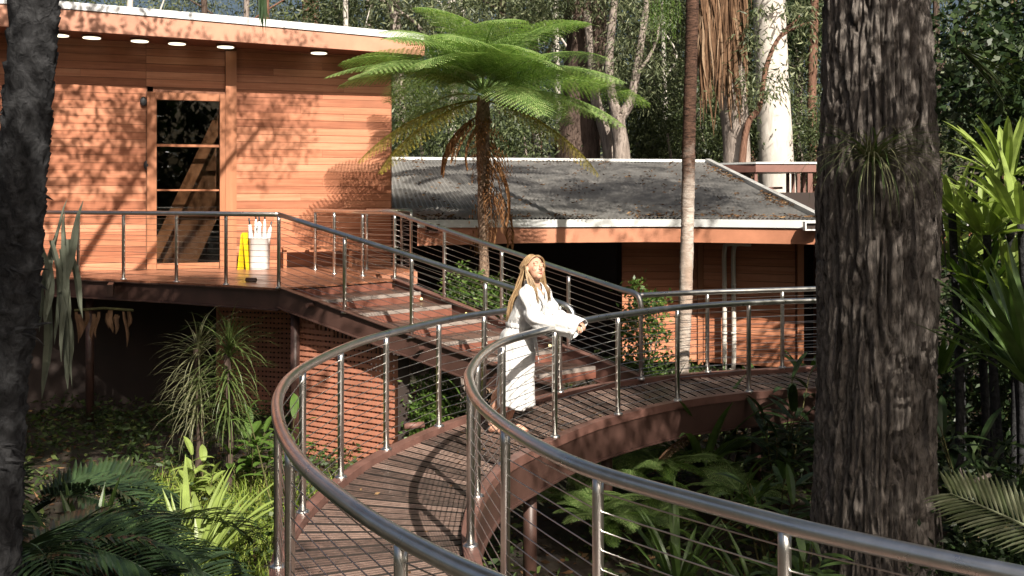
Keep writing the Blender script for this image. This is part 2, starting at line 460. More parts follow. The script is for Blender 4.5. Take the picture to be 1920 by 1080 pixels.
class MB:
    def __init__(s):
        s.v = []
        s.f = []

    def add(s, vs, fs):
        b = len(s.v)
        s.v.extend(tuple(p) for p in vs)
        s.f.extend(tuple(b + i for i in f) for f in fs)

    def frame_box(s, c, ax, ay, az, sx, sy, sz):
        """box with centre c, unit axes, full sizes"""
        c = Vector(c)
        X, Y, Z = Vector(ax) * sx / 2, Vector(ay) * sy / 2, Vector(az) * sz / 2
        vs = [c - X - Y - Z, c + X - Y - Z, c + X + Y - Z, c - X + Y - Z, c - X - Y + Z, c + X - Y + Z, c + X + Y + Z, c - X + Y + Z]
        s.add(vs, [(0, 3, 2, 1), (4, 5, 6, 7), (0, 1, 5, 4), (1, 2, 6, 5), (2, 3, 7, 6), (3, 0, 4, 7)])

    def box(s, x0, x1, y0, y1, z0, z1):
        s.frame_box(((x0 + x1) / 2, (y0 + y1) / 2, (z0 + z1) / 2), (1, 0, 0), (0, 1, 0), (0, 0, 1), x1 - x0, y1 - y0, z1 - z0)

    def beam(s, a, b, w, h, up=(0, 0, 1)):
        """rectangular bar from a to b, width w across, height h along up"""
        a, b = Vector(a), Vector(b)
        d = (b - a)
        L = d.length
        d.normalize()
        up = Vector(up)
        sd = d.cross(up)
        if sd.length < 1e-4:
            sd = d.cross(Vector((0, 1, 0)))
        sd.normalize()
        u = sd.cross(d).normalized()
        s.frame_box((a + b) / 2, d, sd, u, L, w, h)

    def prism(s, poly, z0, z1):
        """vertical prism over a plan polygon (list of x, y)"""
        n = len(poly)
        area = sum(poly[i][0] * poly[(i + 1) % n][1] - poly[(i + 1) % n][0] * poly[i][1] for i in range(n))
        if area < 0:
            poly = poly[::-1]
        vs = [(p[0], p[1], z0) for p in poly] + [(p[0], p[1], z1) for p in poly]
        fs = [tuple(range(n - 1, -1, -1)), tuple(range(n, 2 * n))]
        fs += [(i, (i + 1) % n, n + (i + 1) % n, n + i) for i in range(n)]
        s.add(vs, fs)

    def tube(s, path, r, n=8, caps=True, ref=None):
        path = [Vector(p) for p in path]
        k = len(path)
        rr = r if isinstance(r, (list, tuple)) else [r] * k
        prev = None
        vs = []
        for i, p in enumerate(path):
            if i == 0:
                t = path[1] - path[0]
            elif i == k - 1:
                t = path[-1] - path[-2]
            else:
                t = (path[i + 1] - path[i]).normalized() + (path[i] - path[i - 1]).normalized()
            if t.length < 1e-9:
                t = Vector((0, 0, 1))
            t.normalize()
            if prev is None:
                q = Vector(ref) if ref else (Vector((0, 0, 1)) if abs(t.z) < 0.9 else Vector((1, 0, 0)))
                u = (q - t * q.dot(t)).normalized()
            else:
                u = (prev - t * prev.dot(t)).normalized()
            prev = u
            w = t.cross(u)
            for j in range(n):
                a = 2 * math.pi * j / n
                vs.append(p + (u * math.cos(a) + w * math.sin(a)) * rr[i])
        fs = []
        for i in range(k - 1):
            for j in range(n):
                j2 = (j + 1) % n
                fs.append((i * n + j, i * n + j2, (i + 1) * n + j2, (i + 1) * n + j))
        if caps:
            fs.append(tuple(range(n - 1, -1, -1)))
            fs.append(tuple(range((k - 1) * n, k * n)))
        s.add(vs, fs)

    def ellipsoid(s, c, ax, ay, az, rx, ry, rz, nu=16, nv=10):
        c, ax, ay, az = Vector(c), Vector(ax), Vector(ay), Vector(az)
        vs = [c - az * rz]
        for i in range(1, nv):
            ph = -math.pi / 2 + math.pi * i / nv
            for j in range(nu):
                th = 2 * math.pi * j / nu
                vs.append(c + ax * (rx * math.cos(ph) * math.cos(th)) + ay * (ry * math.cos(ph) * math.sin(th)) + az * (rz * math.sin(ph)))
        vs.append(c + az * rz)
        fs = [(0, 1 + (j + 1) % nu, 1 + j) for j in range(nu)]
        for i in range(nv - 2):
            for j in range(nu):
                a, b = 1 + i * nu + j, 1 + i * nu + (j + 1) % nu
                fs.append((a, b, b + nu, a + nu))
        t = len(vs) - 1
        o = 1 + (nv - 2) * nu
        fs += [(o + j, o + (j + 1) % nu, t) for j in range(nu)]
        s.add(vs, fs)

    def ribbon(s, p, d, L, W, droop=0.6, segs=5, fold=0.2, prof='lance', side=None, wave=0.0):
        """one leaf blade: starts at p along d, bends down by droop radians, folded along the midrib"""
        p, d = Vector(p), Vector(d).normalized()
        sd = Vector(side) if side is not None else d.cross(Vector((0, 0, 1)))
        if sd.length < 1e-3:
            sd = Vector((rnd.uniform(-1, 1), rnd.uniform(-1, 1), 0))
        sd.normalize()
        vs, fs = [], []
        q = p.copy()
        step = L / segs
        for i in range(segs + 1):
            t = i / segs
            if prof == 'lance':
                w = W * (math.sin(math.pi * min(1, t * 0.9 + 0.08)) ** 0.8) * (1 if t < 1 else 0.05)
            elif prof == 'strap':
                w = W * (0.75 + 0.25 * min(1, t * 4)) * (1 - max(0, (t - 0.55) / 0.45) ** 1.6 * 0.95)
            else:
                w = W * (1 - t * 0.92)
            nrm = sd.cross(d)
            if nrm.z < 0:
                nrm = -nrm
            k = nrm * (w * fold)
            wv = sd * (wave * math.sin(t * 6 + p.x * 9))
            vs += [q - sd * w / 2 + k + wv, q + wv, q + sd * w / 2 + k + wv]
            if i < segs:
                b = 3 * i
                fs += [(b, b + 1, b + 4, b + 3), (b + 1, b + 2, b + 5, b + 4)]
            q = q + d * step
            hz = Vector((d.x, d.y, 0))
            ang = droop / segs
            if hz.length > 1e-4:
                el = math.atan2(d.z, hz.length) - ang * (0.5 + t)
                el = max(el, -1.5)
                hz.normalize()
                d = hz * math.cos(el) + Vector((0, 0, 1)) * math.sin(el)
        s.add(vs, fs)
        return q

    def build(s, name, mat, parent=None, smooth=False, keep=False):
        me = bpy.data.meshes.new(name)
        o0 = Vector((0, 0, 0))
        if parent is not None and not keep:
            o0 = ORIGIN.get(parent.name, o0)
        me.from_pydata([(a - o0.x, b - o0.y, c - o0.z) for a, b, c in s.v], [], s.f)
        if smooth:
            me.polygons.foreach_set('use_smooth', [True] * len(me.polygons))
        me.materials.append(mat)
        me.update()
        o = bpy.data.objects.new(name, me)
        col.objects.link(o)
        if parent is not None:
            o.parent = parent
            ORIGIN[o.name] = o0
        return o


def fast_mesh(name, verts, quads, mat, smooth=False):
    me = bpy.data.meshes.new(name)
    n, k = len(verts), len(quads)
    me.vertices.add(n)
    me.vertices.foreach_set('co', np.asarray(verts, dtype=np.float32).ravel())
    me.loops.add(k * 4)
    me.loops.foreach_set('vertex_index', np.asarray(quads, dtype=np.int32).ravel())
    me.polygons.add(k)
    me.polygons.foreach_set('loop_start', np.arange(0, 4 * k, 4, dtype=np.int32))
    if smooth:
        me.polygons.foreach_set('use_smooth', np.ones(k, dtype=bool))
    me.materials.append(mat)
    me.update(calc_edges=True)
    me.validate()
    return me


def link(name, me, parent=None, loc=(0, 0, 0)):
    o = bpy.data.objects.new(name, me)
    col.objects.link(o)
    o.location = loc
    if parent is not None:
        o.parent = parent
    return o


def tag(o, label=None, cat=None, group=None, kind=None):
    if label:
        o['label'] = label
    if cat:
        o['category'] = cat
    if group:
        o['group'] = group
    if kind:
        o['kind'] = kind
    return o


def thing(name, loc, label, cat, group=None):
    o = bpy.data.objects.new(name, None)
    o.empty_display_size = 0.2
    col.objects.link(o)
    o.location = loc
    ORIGIN[o.name] = Vector(loc)
    return tag(o, label, cat, group)


def copy_tree(o, parent=None):
    c = o.copy()
    col.objects.link(c)
    ORIGIN[c.name] = ORIGIN.get(o.name, Vector((0, 0, 0)))
    if parent is not None:
        c.parent = parent
    for ch in list(o.children):
        copy_tree(ch, c)
    return c


def catmull(pts, per=12):
    pts = [Vector(p) for p in pts]
    P = [pts[0] * 2 - pts[1]] + pts + [pts[-1] * 2 - pts[-2]]
    out = []
    for i in range(1, len(P) - 2):
        p0, p1, p2, p3 = P[i - 1], P[i], P[i + 1], P[i + 2]
        for j in range(per):
            t = j / per
            out.append(0.5 * ((2 * p1) + (p2 - p0) * t + (2 * p0 - 5 * p1 + 4 * p2 - p3) * t * t + (3 * p1 - p0 - 3 * p2 + p3) * t ** 3))
    out.append(pts[-1].copy())
    return out


def leaf_quads(P, D, L, W):
    """rhombic folded leaves: P base points, D unit directions, L lengths, W widths -> verts, quads"""
    n = len(P)
    rv = nrg.normal(size=(n, 3))
    S = np.cross(D, rv)
    S /= np.linalg.norm(S, axis=1, keepdims=True) + 1e-9
    Nn = np.cross(S, D)
    L = np.broadcast_to(np.asarray(L, float), (n,))[:, None]
    W = np.broadcast_to(np.asarray(W, float), (n,))[:, None]
    mid = P + D * L * 0.42 + Nn * W * 0.18
    vs = np.stack([P, mid + S * W * 0.5, P + D * L, mid - S * W * 0.5], axis=1).reshape(-1, 3)
    q = np.arange(4 * n).reshape(n, 4)
    return vs, q


def unit(a):
    return a / (np.linalg.norm(a, axis=1, keepdims=True) + 1e-9)


def clumps(centers, per, spread, Lr, Wr, hang=0.5, flat=0.7):
    """leaf clumps round the given centres"""
    C = np.repeat(np.asarray(centers, float), per, axis=0)
    n = len(C)
    sp = np.repeat(nrg.uniform(0.6, 1.3, len(centers)), per)[:, None] * spread
    off = nrg.normal(size=(n, 3)) * sp * np.array([1, 1, flat])
    D = unit(off * 0.6 / spread + nrg.normal(size=(n, 3)) * 0.7 + np.array([0, 0, -hang]))
    return leaf_quads(C + off, D, nrg.uniform(Lr[0], Lr[1], n), nrg.uniform(Wr[0], Wr[1], n))


def in_ellipsoid(n, r, hollow=0.0):
    d = unit(nrg.normal(size=(n, 3)))
    u = nrg.uniform(hollow ** 3, 1, n) ** (1 / 3)
    return d * u[:, None] * np.array(r)
# ================================================================== GROUND
def ground_z(x, y):
    h = -1.42
    h += 0.10 * noise.noise(Vector((x * 0.35, y * 0.35, 3.1))) + 0.04 * noise.noise(Vector((x * 1.3, y * 1.3, 7.7)))
    h += max(0, y - 17) * 0.028 * (1 if y < 30 else 1.0)
    h += max(0, y - 34) * 0.03
    if x > 2.4:
        h += 0.25 * min(1, (x - 2.4) / 2) * (1 if y > 13 else max(0, (y - 9) / 4))
    return h


def build_ground():
    xs = [-160, -90, -50, -30, -20] + [-14 + 0.5 * i for i in range(57)] + [18, 25, 40, 70, 120, 160]
    ys = [-60, -30, -15, -6] + [-2 + 0.5 * i for i in range(60)] + [30, 34, 40, 50, 70, 100, 160, 260]
    vs, fs = [], []
    for y in ys:
        for x in xs:
            vs.append((x, y, ground_z(x, y)))
    nx = len(xs)
    for j in range(len(ys) - 1):
        for i in range(nx - 1):
            a = j * nx + i
            fs.append((a, a + 1, a + nx + 1, a + nx))
    mb = MB()
    mb.add(vs, fs)
    g = mb.build('ground', M['ground'], None, True)
    tag(g, 'dark leaf littered forest floor under the walkway', 'ground', None, 'structure')


build_ground()

# ================================================================== TIMBER BUILDING (upper left)
FC = Vector((-2.32, 19.9, 0))
FE = Vector((-0.948, -0.318, 0)).normalized()      # along the facade, towards the left
FN = Vector((0.318, -0.948, 0)).normalized()       # out of the facade
FANG = math.atan2(FE.y, FE.x)


def FW(s, o, z):
    return FC + FE * s + FN * o + Vector((0, 0, z))


def plank_row(parent, origin, s0, s1, z, h, mat, cache, depth=0.028, off=0.0, ang=None, thick_jit=0.004, e=None, nrm=None):
    """one plank: mesh along its own X axis shared between planks of one length"""
    e = e or FE
    nrm = nrm or FN
    L = round(s1 - s0, 3)
    key = (L, round(h, 3), mat.name)
    if key not in cache:
        mb = MB()
        g = 0.004
        # weatherboard with a small chamfer at the lower edge
        vs = []
        for x in (-L / 2 + 0.002, L / 2 - 0.002):
            vs += [(x, 0, g), (x, depth - 0.006, g), (x, depth, g + 0.008), (x, depth - 0.004, h - g), (x, 0, h - g)]
        fs = [(4, 3, 2, 1, 0), (5, 6, 7, 8, 9)] + [(i, (i + 1) % 5, 5 + (i + 1) % 5, 5 + i) for i in range(5)]
        mb.add(vs, fs)
        me = bpy.data.meshes.new('plank')
        me.from_pydata(mb.v, [], mb.f)
        me.materials.append(mat)
        me.update()
        cache[key] = me
    o = bpy.data.objects.new('plank', cache[key])
    col.objects.link(o)
    o.parent = parent
    c = origin + e * ((s0 + s1) / 2) + nrm * (off + rnd.uniform(0, thick_jit)) + Vector((0, 0, z))
    o.location = c - ORIGIN[parent.name]
    # local X runs along -e so that local Y points out along nrm
    rot = Matrix((( -e.x, nrm.x, 0), (-e.y, nrm.y, 0), (0, 0, 1)))
    o.rotation_euler = rot.to_euler()
    return o


def timber_building():
    t = thing('timber_building', FW(4, 0, 1.0), 'orange timber clad building on stilts with white roof edge and tall dark glass door', 'building')
    cache = {}
    P = 0.136
    z = 1.0
    k = 0
    DT = 4.04
    while z < 5.0:
        h = P
        if k % 3 == 1:
            plank_row(t, FC, 0.0, 2.86, z, h, M['cedar'], cache)
        else:
            cut = (0.9, 1.7, 2.2, 1.3)[k % 4]
            plank_row(t, FC, 0.0, cut, z, h, M['cedar'], cache)
            plank_row(t, FC, cut, 2.86, z, h, M['cedar'], cache)
        if z > DT + 0.12:
            plank_row(t, FC, 3.06, 4.415, z, h, M['cedar'], cache)
        sp = 5.6 + 1.1 * ((k * 37 % 11) / 11)
        sp = round(sp * 2) / 2
        plank_row(t, FC, 4.42, sp, z, h, M['cedar'], cache)
        plank_row(t, FC, sp, 9.0, z, h, M['cedar'], cache)
        z += P
        k += 1
    mb = MB()
    mb.beam(FW(-0.02, -0.05, 3.05), FW(2.96, -0.05, 3.05), 0.09, 4.10)
    mb.beam(FW(3.05, -0.05, 4.55), FW(4.3, -0.05, 4.55), 0.09, 0.8)
    mb.beam(FW(4.4, -0.05, 3.05), FW(9.1, -0.05, 3.05), 0.09, 4.10)
    mb.beam(FW(0.06, -0.1, 2.95), FW(0.06, -7.0, 2.95), 0.1, 3.9)
    mb.beam(FW(9.05, -0.1, 2.95), FW(9.05, -7.0, 2.95), 0.1, 3.9)
    mb.beam(FW(0.0, -7.0, 2.95), FW(9.1, -7.0, 2.95), 0.1, 3.9)
    mb.build('wall', M['cedar_dark'], t)
    mb = MB()
    mb.beam(FW(0.0, -3.5, 0.93), FW(9.1, -3.5, 0.93), 7.0, 0.12)
    mb.build('inner_floor', M['cedar_dark'], t)
    # column and door
    mb = MB()
    mb.beam(FW(2.96, 0.03, 2.95), FW(2.96, 0.03, 4.945), 0.17, 0.19, FE) if False else mb.frame_box(FW(2.96, 0.035, 2.972), FE, FN, (0, 0, 1), 0.19, 0.17, 3.945)
    mb.build('column', M['frame_timber'], t)
    d = MB()
    for s in (3.105, 4.32):
        d.frame_box(FW(s, 0.02, 2.585), FE, FN, (0, 0, 1), 0.1 if s < 4 else 0.16, 0.13, 3.16)
    d.frame_box(FW(3.70, 0.02, DT + 0.055), FE, FN, (0, 0, 1), 1.076, 0.13, 0.13)
    fr = d.build('door_frame', M['frame_timber'], t)
    dd = MB()
    dd.frame_box(FW(3.70, 0.0, 3.22), FE, FN, (0, 0, 1), 1.07, 0.06, 0.045)
    dd.build('transom', M['frame_timber'], fr)
    dd = MB()
    dd.frame_box(FW(3.70, 0.0, 2.42), FE, FN, (0, 0, 1), 1.07, 0.05, 0.03)
    dd.build('transom', M['frame_timber'], fr)
    dd = MB()
    dd.frame_box(FW(3.70, 0.0, 1.06), FE, FN, (0, 0, 1), 1.07, 0.06, 0.1)
    dd.build('sill', M['frame_timber'], fr)
    for z0, z1 in ((1.112, 2.403), (2.437, 3.196), (3.244, DT - 0.012)):
        g = MB()
        g.frame_box(FW(3.70, 0.0, (z0 + z1) / 2), FE, FN, (0, 0, 1), 1.06, 0.008, z1 - z0)
        g.build('pane', M['glass'], fr)
    # raking timber braces and an inner screen seen through the glass
    b = MB()
    b.beam(FW(3.05, -0.35, 3.95), FW(4.3, -0.45, 1.2), 0.12, 0.20, FE)
    b.build('brace', M['frame_timber'], t)
    b = MB()
    b.beam(FW(2.75, -0.55, 3.7), FW(3.95, -0.7, 0.99), 0.04, 0.7, FE)
    b.build('brace', M['cedar_dark'], t)
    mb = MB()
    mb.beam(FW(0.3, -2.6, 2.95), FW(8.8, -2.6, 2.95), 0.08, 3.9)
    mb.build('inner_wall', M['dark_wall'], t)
    # knots / fixings on the wall left of the door
    for s, z in ((4.46, 3.99), (4.40, 2.86)):
        q = MB()
        q.ellipsoid(FW(s, 0.05, z), FE, FN, (0, 0, 1), 0.06, 0.04, 0.09, 10, 6)
        q.build('wall_light', M['umbrella_handle'], t, True)
    # roof
    OV = 0.85

    def zb(s):
        return 4.93 + 0.022 * s

    def zt(s):
        return 5.20 + 0.036 * s
    S0, S1 = -0.42, 9.6
    mb = MB()
    n = 12
    vs = []
    for i in range(n + 1):
        s = S0 + (S1 - S0) * i / n
        o = OV + 0.12 * math.sin(math.pi * i / n)
        vs += [FW(s, o - 0.05, zb(s)), FW(s, o, zb(s)), FW(s, o, zt(s)), FW(s, o - 0.05, zt(s))]
    fs = []
    for i in range(n):
        a = 4 * i
        fs += [(a + k, a + (k + 1) % 4, a + 4 + (k + 1) % 4, a + 4 + k) for k in range(4)]
    fs += [(3, 2, 1, 0), (4 * n, 4 * n + 1, 4 * n + 2, 4 * n + 3)]
    mb.add(vs, fs)
    mb.beam(FW(S0 - 0.026, OV - 0.06, 5.06), FW(S0 - 0.026, -7.4, 5.06), 0.05, 0.28)
    fa = mb.build('fascia', M['fascia'], t)
    mb = MB()
    vs = []
    for i in range(n + 1):
        s = S0 - 0.03 + (S1 - S0) * i / n
        o = OV + 0.12 * math.sin(math.pi * i / n) + 0.025
        vs += [FW(s, o - 0.12, zt(s) + 0.003), FW(s, o, zt(s) + 0.003), FW(s, o, zt(s) + 0.125), FW(s, o - 0.12, zt(s) + 0.125)]
    mb.add(vs, fs)
    mb.build('roof_edge', M['white_metal'], t)
    mb = MB()
    p = [FW(S0 + 0.02, OV - 0.03, 4.945), FW(S1, OV - 0.03, 5.14), FW(S1, -7.4, 5.14), FW(S0 + 0.02, -7.4, 4.945)]
    mb.add(p + [q + Vector((0, 0, 0.035)) for q in p], [(0, 1, 2, 3), (7, 6, 5, 4), (0, 4, 5, 1), (1, 5, 6, 2), (2, 6, 7, 3), (3, 7, 4, 0)])
    mb.build('soffit', M['soffit'], t)
    mb = MB()
    p = [FW(S0, OV - 0.1, 5.24), FW(S1, OV - 0.1, 5.58), FW(S1, -7.4, 5.3), FW(S0, -7.4, 5.1)]
    mb.add(p + [q + Vector((0, 0, 0.04)) for q in p], [(3, 2, 1, 0), (4, 5, 6, 7), (0, 1, 5, 4), (1, 2, 6, 5), (2, 3, 7, 6), (3, 0, 4, 7)])
    mb.build('roof', M['roof'], t)
    for x, y in ((112, 68), (172, 72), (262, 80), (332, 85), (423, 95), (598, 108)):
        # depth on the soffit, about 0.4 m in front of the wall
        Y = 19.2 + 0.335 * ((x - 960) / FPX * 18.5 + 4.4) - 0.42
        q = Vector(((x - 960) * Y / FPX, Y, 0))
        s = (q - FC).dot(FE)
        zz = 4.945 + 0.0195 * s
        f = MB()
        f.tube([q + Vector((0, 0, zz + 0.01)), q + Vector((0, 0, zz - 0.03))], 0.165, 20)
        ft = f.build('downlight', M['soffit'], t)
        f = MB()
        f.tube([q + Vector((0, 0, zz - 0.0305)), q + Vector((0, 0, zz - 0.045))], 0.145, 20)
        f.build('lens', M['lamp'], ft)
    return t


timber_building()

# ================================================================== RAISED DECK
NT = Vector((-3.33, 14.85, 0))     # near top corner of the stairs
FT = Vector((-1.85, 16.40, 0))     # far top corner of the stairs
SA = Vector((0.566, 12.28, 0))     # near bottom
SB = Vector((1.63, 13.15, 0))      # far bottom
DZ = 1.0


def clip_poly(poly, p, n):
    """keep the part of poly with (q-p).n >= 0"""
    out = []
    for i in range(len(poly)):
        a, b = poly[i], poly[(i + 1) % len(poly)]
        da, db = (a - p).dot(n), (b - p).dot(n)
        if da >= 0:
            out.append(a)
        if (da >= 0) != (db >= 0):
            out.append(a + (b - a) * (da / (da - db)))
    return out


DECK_EDGE = [Vector((-9.6, 17.75, 0)), Vector((-7.06, 16.80, 0)), Vector((-5.2, 15.90, 0)), NT]


def raised_deck():
    t = thing('raised_deck', (-4.0, 16.5, 0.95), 'raised timber deck with brown steel edge beam in front of the orange wall', 'deck')
    poly = DECK_EDGE + [FT, Vector((-2.45, 17.05, 0)), Vector((-1.72, 18.55, 0)), Vector((-2.1, 19.8, 0)), FW(0.0, 0.04, 0), FW(9.2, 0.04, 0)]
    P = 0.14
    o = -0.1
    while o < 5.2:
        c = FC + FN * o
        q = clip_poly(poly, c, FN)
        q = clip_poly(q, c + FN * (P - 0.008), -FN) if q else q
        if len(q) >= 3:
            # drop degenerate slivers
            xs = [(a - FC).dot(FE) for a in q]
            if max(xs) - min(xs) > 0.15:
                dz = rnd.uniform(-0.002, 0.002)
                mb = MB()
                mb.prism([(a.x, a.y) for a in q], DZ - 0.03 + dz, DZ + dz)
                mb.build('board', M['upper_board'], t)
        o += P
    # steel edge beams: web and two flanges
    pts = DECK_EDGE[::-1]
    for i in range(len(pts) - 1):
        a, b = pts[i].copy(), pts[i + 1].copy()
        d = (b - a).normalized()
        nn = Vector((-d.y, d.x, 0))
        if nn.y > 0:
            nn = -nn
        mb = MB()
        a2 = a + Vector((0, 0, 0.82)) - nn * 0.04
        b2 = b + Vector((0, 0, 0.82)) - nn * 0.04 - d * 0.003
        mb.beam(a2, b2, 0.02, 0.262)
        for zz in (0.139, -0.139):
            mb.beam(a2 + Vector((0, 0, zz)), b2 + Vector((0, 0, zz)), 0.12, 0.016)
        mb.build('edge_beam', M['girder'], t)
    mb = MB()
    a, b = Vector((-2.45, 17.05, 0.86)), Vector((-1.72, 18.55, 0.86))
    mb.beam(a, b, 0.04, 0.22)
    mb.beam(b + Vector((0.01, 0.03, 0)), Vector((-2.1, 19.75, 0.86)), 0.04, 0.22)
    mb.beam(Vector((-1.83, 16.42, 0.86)), a + Vector((0.02, -0.03, 0)), 0.04, 0.22)
    mb.build('edge_fascia', M['fascia'], t)
    for i in range(6):
        mb = MB()
        s0 = 0.4 + i * 1.5
        mb.beam(FW(s0, 0.0, 0.87), FW(s0, 2.6 if s0 > 3 else 3.4, 0.87), 0.08, 0.18)
        mb.build('joist', M['girder'], t)
    for x, y, r in ((-3.10, 14.86, 0.066), (-6.9, 17.0, 0.066), (-9.0, 17.8, 0.066)):
        mb = MB()
        zg = ground_z(x, y) - 0.1
        mb.tube([(x, y, zg), (x, y, 0.68)], r, 16)
        mb.build('column', M['girder'], t, True)
    mb = MB()
    mb.box(-1.52, -1.37, 13.86, 14.01, ground_z(-1.5, 14) - 0.1, 0.16)
    mb.build('column', M['dark_wall'], t)
    return t


raised_deck()


def lattice_screen():
    A, Bm = Vector((-1.56, 14.02, 0)), Vector((-3.12, 15.0, 0))
    C0, C1 = Vector((-3.15, 17.2, 0)), Vector((-5.0, 17.8, 0))
    t = thing('lattice_screen', ((A + C1) / 2) + Vector((0, 0, -1.4)), 'terracotta lattice screen of woven battens under the deck and stairs', 'screen')

    def run(a, b, topf):
        d = (b - a).normalized()
        L = (b - a).length
        nn = Vector((d.y, -d.x, 0))
        if nn.y > 0:
            nn = -nn
        z = -1.42
        while z < topf(L) - 0.03:
            s0 = 0.0
            while s0 < L and topf(s0) < z + 0.03:
                s0 += 0.05
            mb = MB()
            mb.beam(a + d * s0 + Vector((0, 0, z)) + nn * 0.012, a + d * L + Vector((0, 0, z)) + nn * 0.012, 0.018, 0.052)
            mb.build('slat', M['lattice'], t)
            z += 0.082
        s = 0.02
        k = 0
        while s < L:
            mb = MB()
            w = 0.046 if k % 2 else 0.03
            mb.beam(a + d * s + Vector((0, 0, -1.46)) - nn * 0.012, a + d * s + Vector((0, 0, topf(s))) - nn * 0.012, 0.016, w, d)
            mb.build('slat', M['lattice'], t)
            s += 0.076
            k += 1
        for q, w in ((a - d * 0.03, 0.05), (b + d * 0.03, 0.05)):
            mb = MB()
            tz = topf(0) if q is not None and (q - a).length < 0.1 else topf(L)
            mb.beam(q + Vector((0, 0, -1.46)), q + Vector((0, 0, tz - 0.01)), 0.06, w, d)
            mb.build('end_post', M['lattice'], t)
    run(A, Bm, lambda s: 0.17 + min(0.47, 0.232 * s))
    run(C0, C1, lambda s: 0.70)
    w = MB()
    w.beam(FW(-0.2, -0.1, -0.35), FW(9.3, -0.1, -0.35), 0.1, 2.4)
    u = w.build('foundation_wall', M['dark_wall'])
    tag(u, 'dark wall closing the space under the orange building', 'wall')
    return t


lattice_screen()

# ================================================================== STAIRS
def staircase():
    t = thing('staircase', ((SA + SB) / 2), 'wide brown timber stairs with pale nosings rising from the walkway to the deck', 'stairs')
    N = 7
    ztop, zbot = DZ, -0.06
    rise = (ztop - zbot) / N
    A0, A1 = NT + (SA - NT).normalized() * 0.02, SA
    B0, B1 = FT, SB

    def pts(u):
        return A0 + (A1 - A0) * u, B0 + (B1 - B0) * u
    for k in range(N):
        # tread k is k+1 risers below the deck
        z = ztop - rise * (k + 1)
        u0, u1 = k / N, (k + 1) / N
        a0, b0 = pts(u0)
        a1, b1 = pts(u1)
        w = (b0 - a0).normalized() * 0.07
        if k < N - 1:
            m = 3
            for j in range(m):
                f0, f1 = j / m, (j + 1) / m - 0.012
                if j == m - 1:
                    f1 = 0.935
                p0, p1 = a0 + (a1 - a0) * f0 + w, a0 + (a1 - a0) * f1 + w
                q0, q1 = b0 + (b1 - b0) * f0 - w, b0 + (b1 - b0) * f1 - w
                mb = MB()
                mb.prism([(p0.x, p0.y), (p1.x, p1.y), (q1.x, q1.y), (q0.x, q0.y)], z - 0.04, z)
                mb.build('tread', M['tread'], t)
            p0, p1 = a0 + (a1 - a0) * 0.945 + w, a0 + (a1 - a0) * 1.015 + w
            q0, q1 = b0 + (b1 - b0) * 0.945 - w, b0 + (b1 - b0) * 1.015 - w
            mb = MB()
            mb.prism([(p0.x, p0.y), (p1.x, p1.y), (q1.x, q1.y), (q0.x, q0.y)], z - 0.044, z + 0.004)
            mb.build('nosing', M['nosing'], t)
        # riser board under the upper edge
        p = a0 + (a1 - a0) * 0.012 + w
        q = b0 + (b1 - b0) * 0.012 - w
        mb = MB()
        mb.beam(p + Vector((0, 0, z + rise / 2 - 0.022)), q + Vector((0, 0, z + rise / 2 - 0.022)), 0.025, rise - 0.05)
        mb.build('riser', M['riser'], t)
    # top nosing on the deck edge
    for (a, b, inner) in ((A0, A1, 1), (B0, B1, -1)):
        d = (b - a)
        dz = Vector((0, 0, zbot - ztop))
        p0 = a + Vector((0, 0, ztop - 0.03))
        p1 = b + Vector((0, 0, zbot + 0.06))
        dn = (p1 - p0).normalized()
        sd = Vector((-d.y, d.x, 0)).normalized()
        up = sd.cross(dn)
        if up.z < 0:
            up = -up
        c0, c1 = p0 - up * 0.10 + dn * 0.02, p1 - up * 0.10
        mb = MB()
        mb.beam(c0, c1, 0.016, 0.27, up)
        for uu in (0.143, -0.143):
            mb.beam(c0 + up * uu, c1 + up * uu, 0.11, 0.014, up)
        mb.build('stringer', M['girder'] if inner == 1 else M['kerb'], t)
    # round stub lights on the near stringer, small lamps along the far side
    for u in (0.14, 0.56):
        a, _ = pts(u)
        sd = Vector((A1.y - A0.y, -(A1.x - A0.x), 0)).normalized()
        if sd.y > 0:
            sd = -sd
        c = a + Vector((0, 0, ztop + (zbot - ztop) * u - 0.05)) + sd * 0.01
        mb = MB()
        mb.tube([c, c + sd * 0.11], 0.03, 12)
        mb.build('stub_pipe', M['girder'], t)
    for u in (0.155, 0.36, 0.70):
        _, b = pts(u)
        w = (pts(u)[0] - b).normalized()
        c = b + w * 0.10 + Vector((0, 0, ztop - rise * math.floor(u * N + 1) + 0.05))
        mb = MB()
        mb.ellipsoid(c, (1, 0, 0), (0, 1, 0), (0, 0, 1), 0.022, 0.022, 0.022, 10, 6)
        mb.build('step_light', M['step_lamp'], t, True)
    return t


staircase()

# ================================================================== CURVED WALKWAY
RP = [(6.3, 13.3), (5.0, 12.95), (3.75, 12.6), (2.8, 12.3), (1.87, 11.76), (1.07, 10.97), (0.62, 10.35), (0.248, 9.67), (-0.07, 9.0), (-0.235, 8.27),
      (-0.30, 7.5), (-0.29, 7.05), (-0.21, 6.38), (-0.06, 5.78), (0.16, 5.17), (0.42, 4.7), (0.85, 4.2), (1.3, 3.76), (2.2, 3.1), (3.4, 2.5)]
LP = [(5.95, 14.75), (4.65, 14.33), (3.40, 13.93), (2.45, 13.62), (1.5, 13.12), (0.566, 12.28), (-0.03, 11.50), (-0.55, 10.80), (-0.97, 9.92), (-1.33, 8.92),
      (-1.53, 7.6), (-1.49, 6.68), (-1.28, 5.73), (-0.98, 4.88), (-0.60, 4.14), (-0.28, 3.66), (0.05, 3.28), (0.6, 2.8), (1.5, 2.15), (2.7, 1.5)]
PER = 24
RC = catmull([(x, y, 0) for x, y in RP], PER)
LC = catmull([(x, y, 0) for x, y in LP], PER)


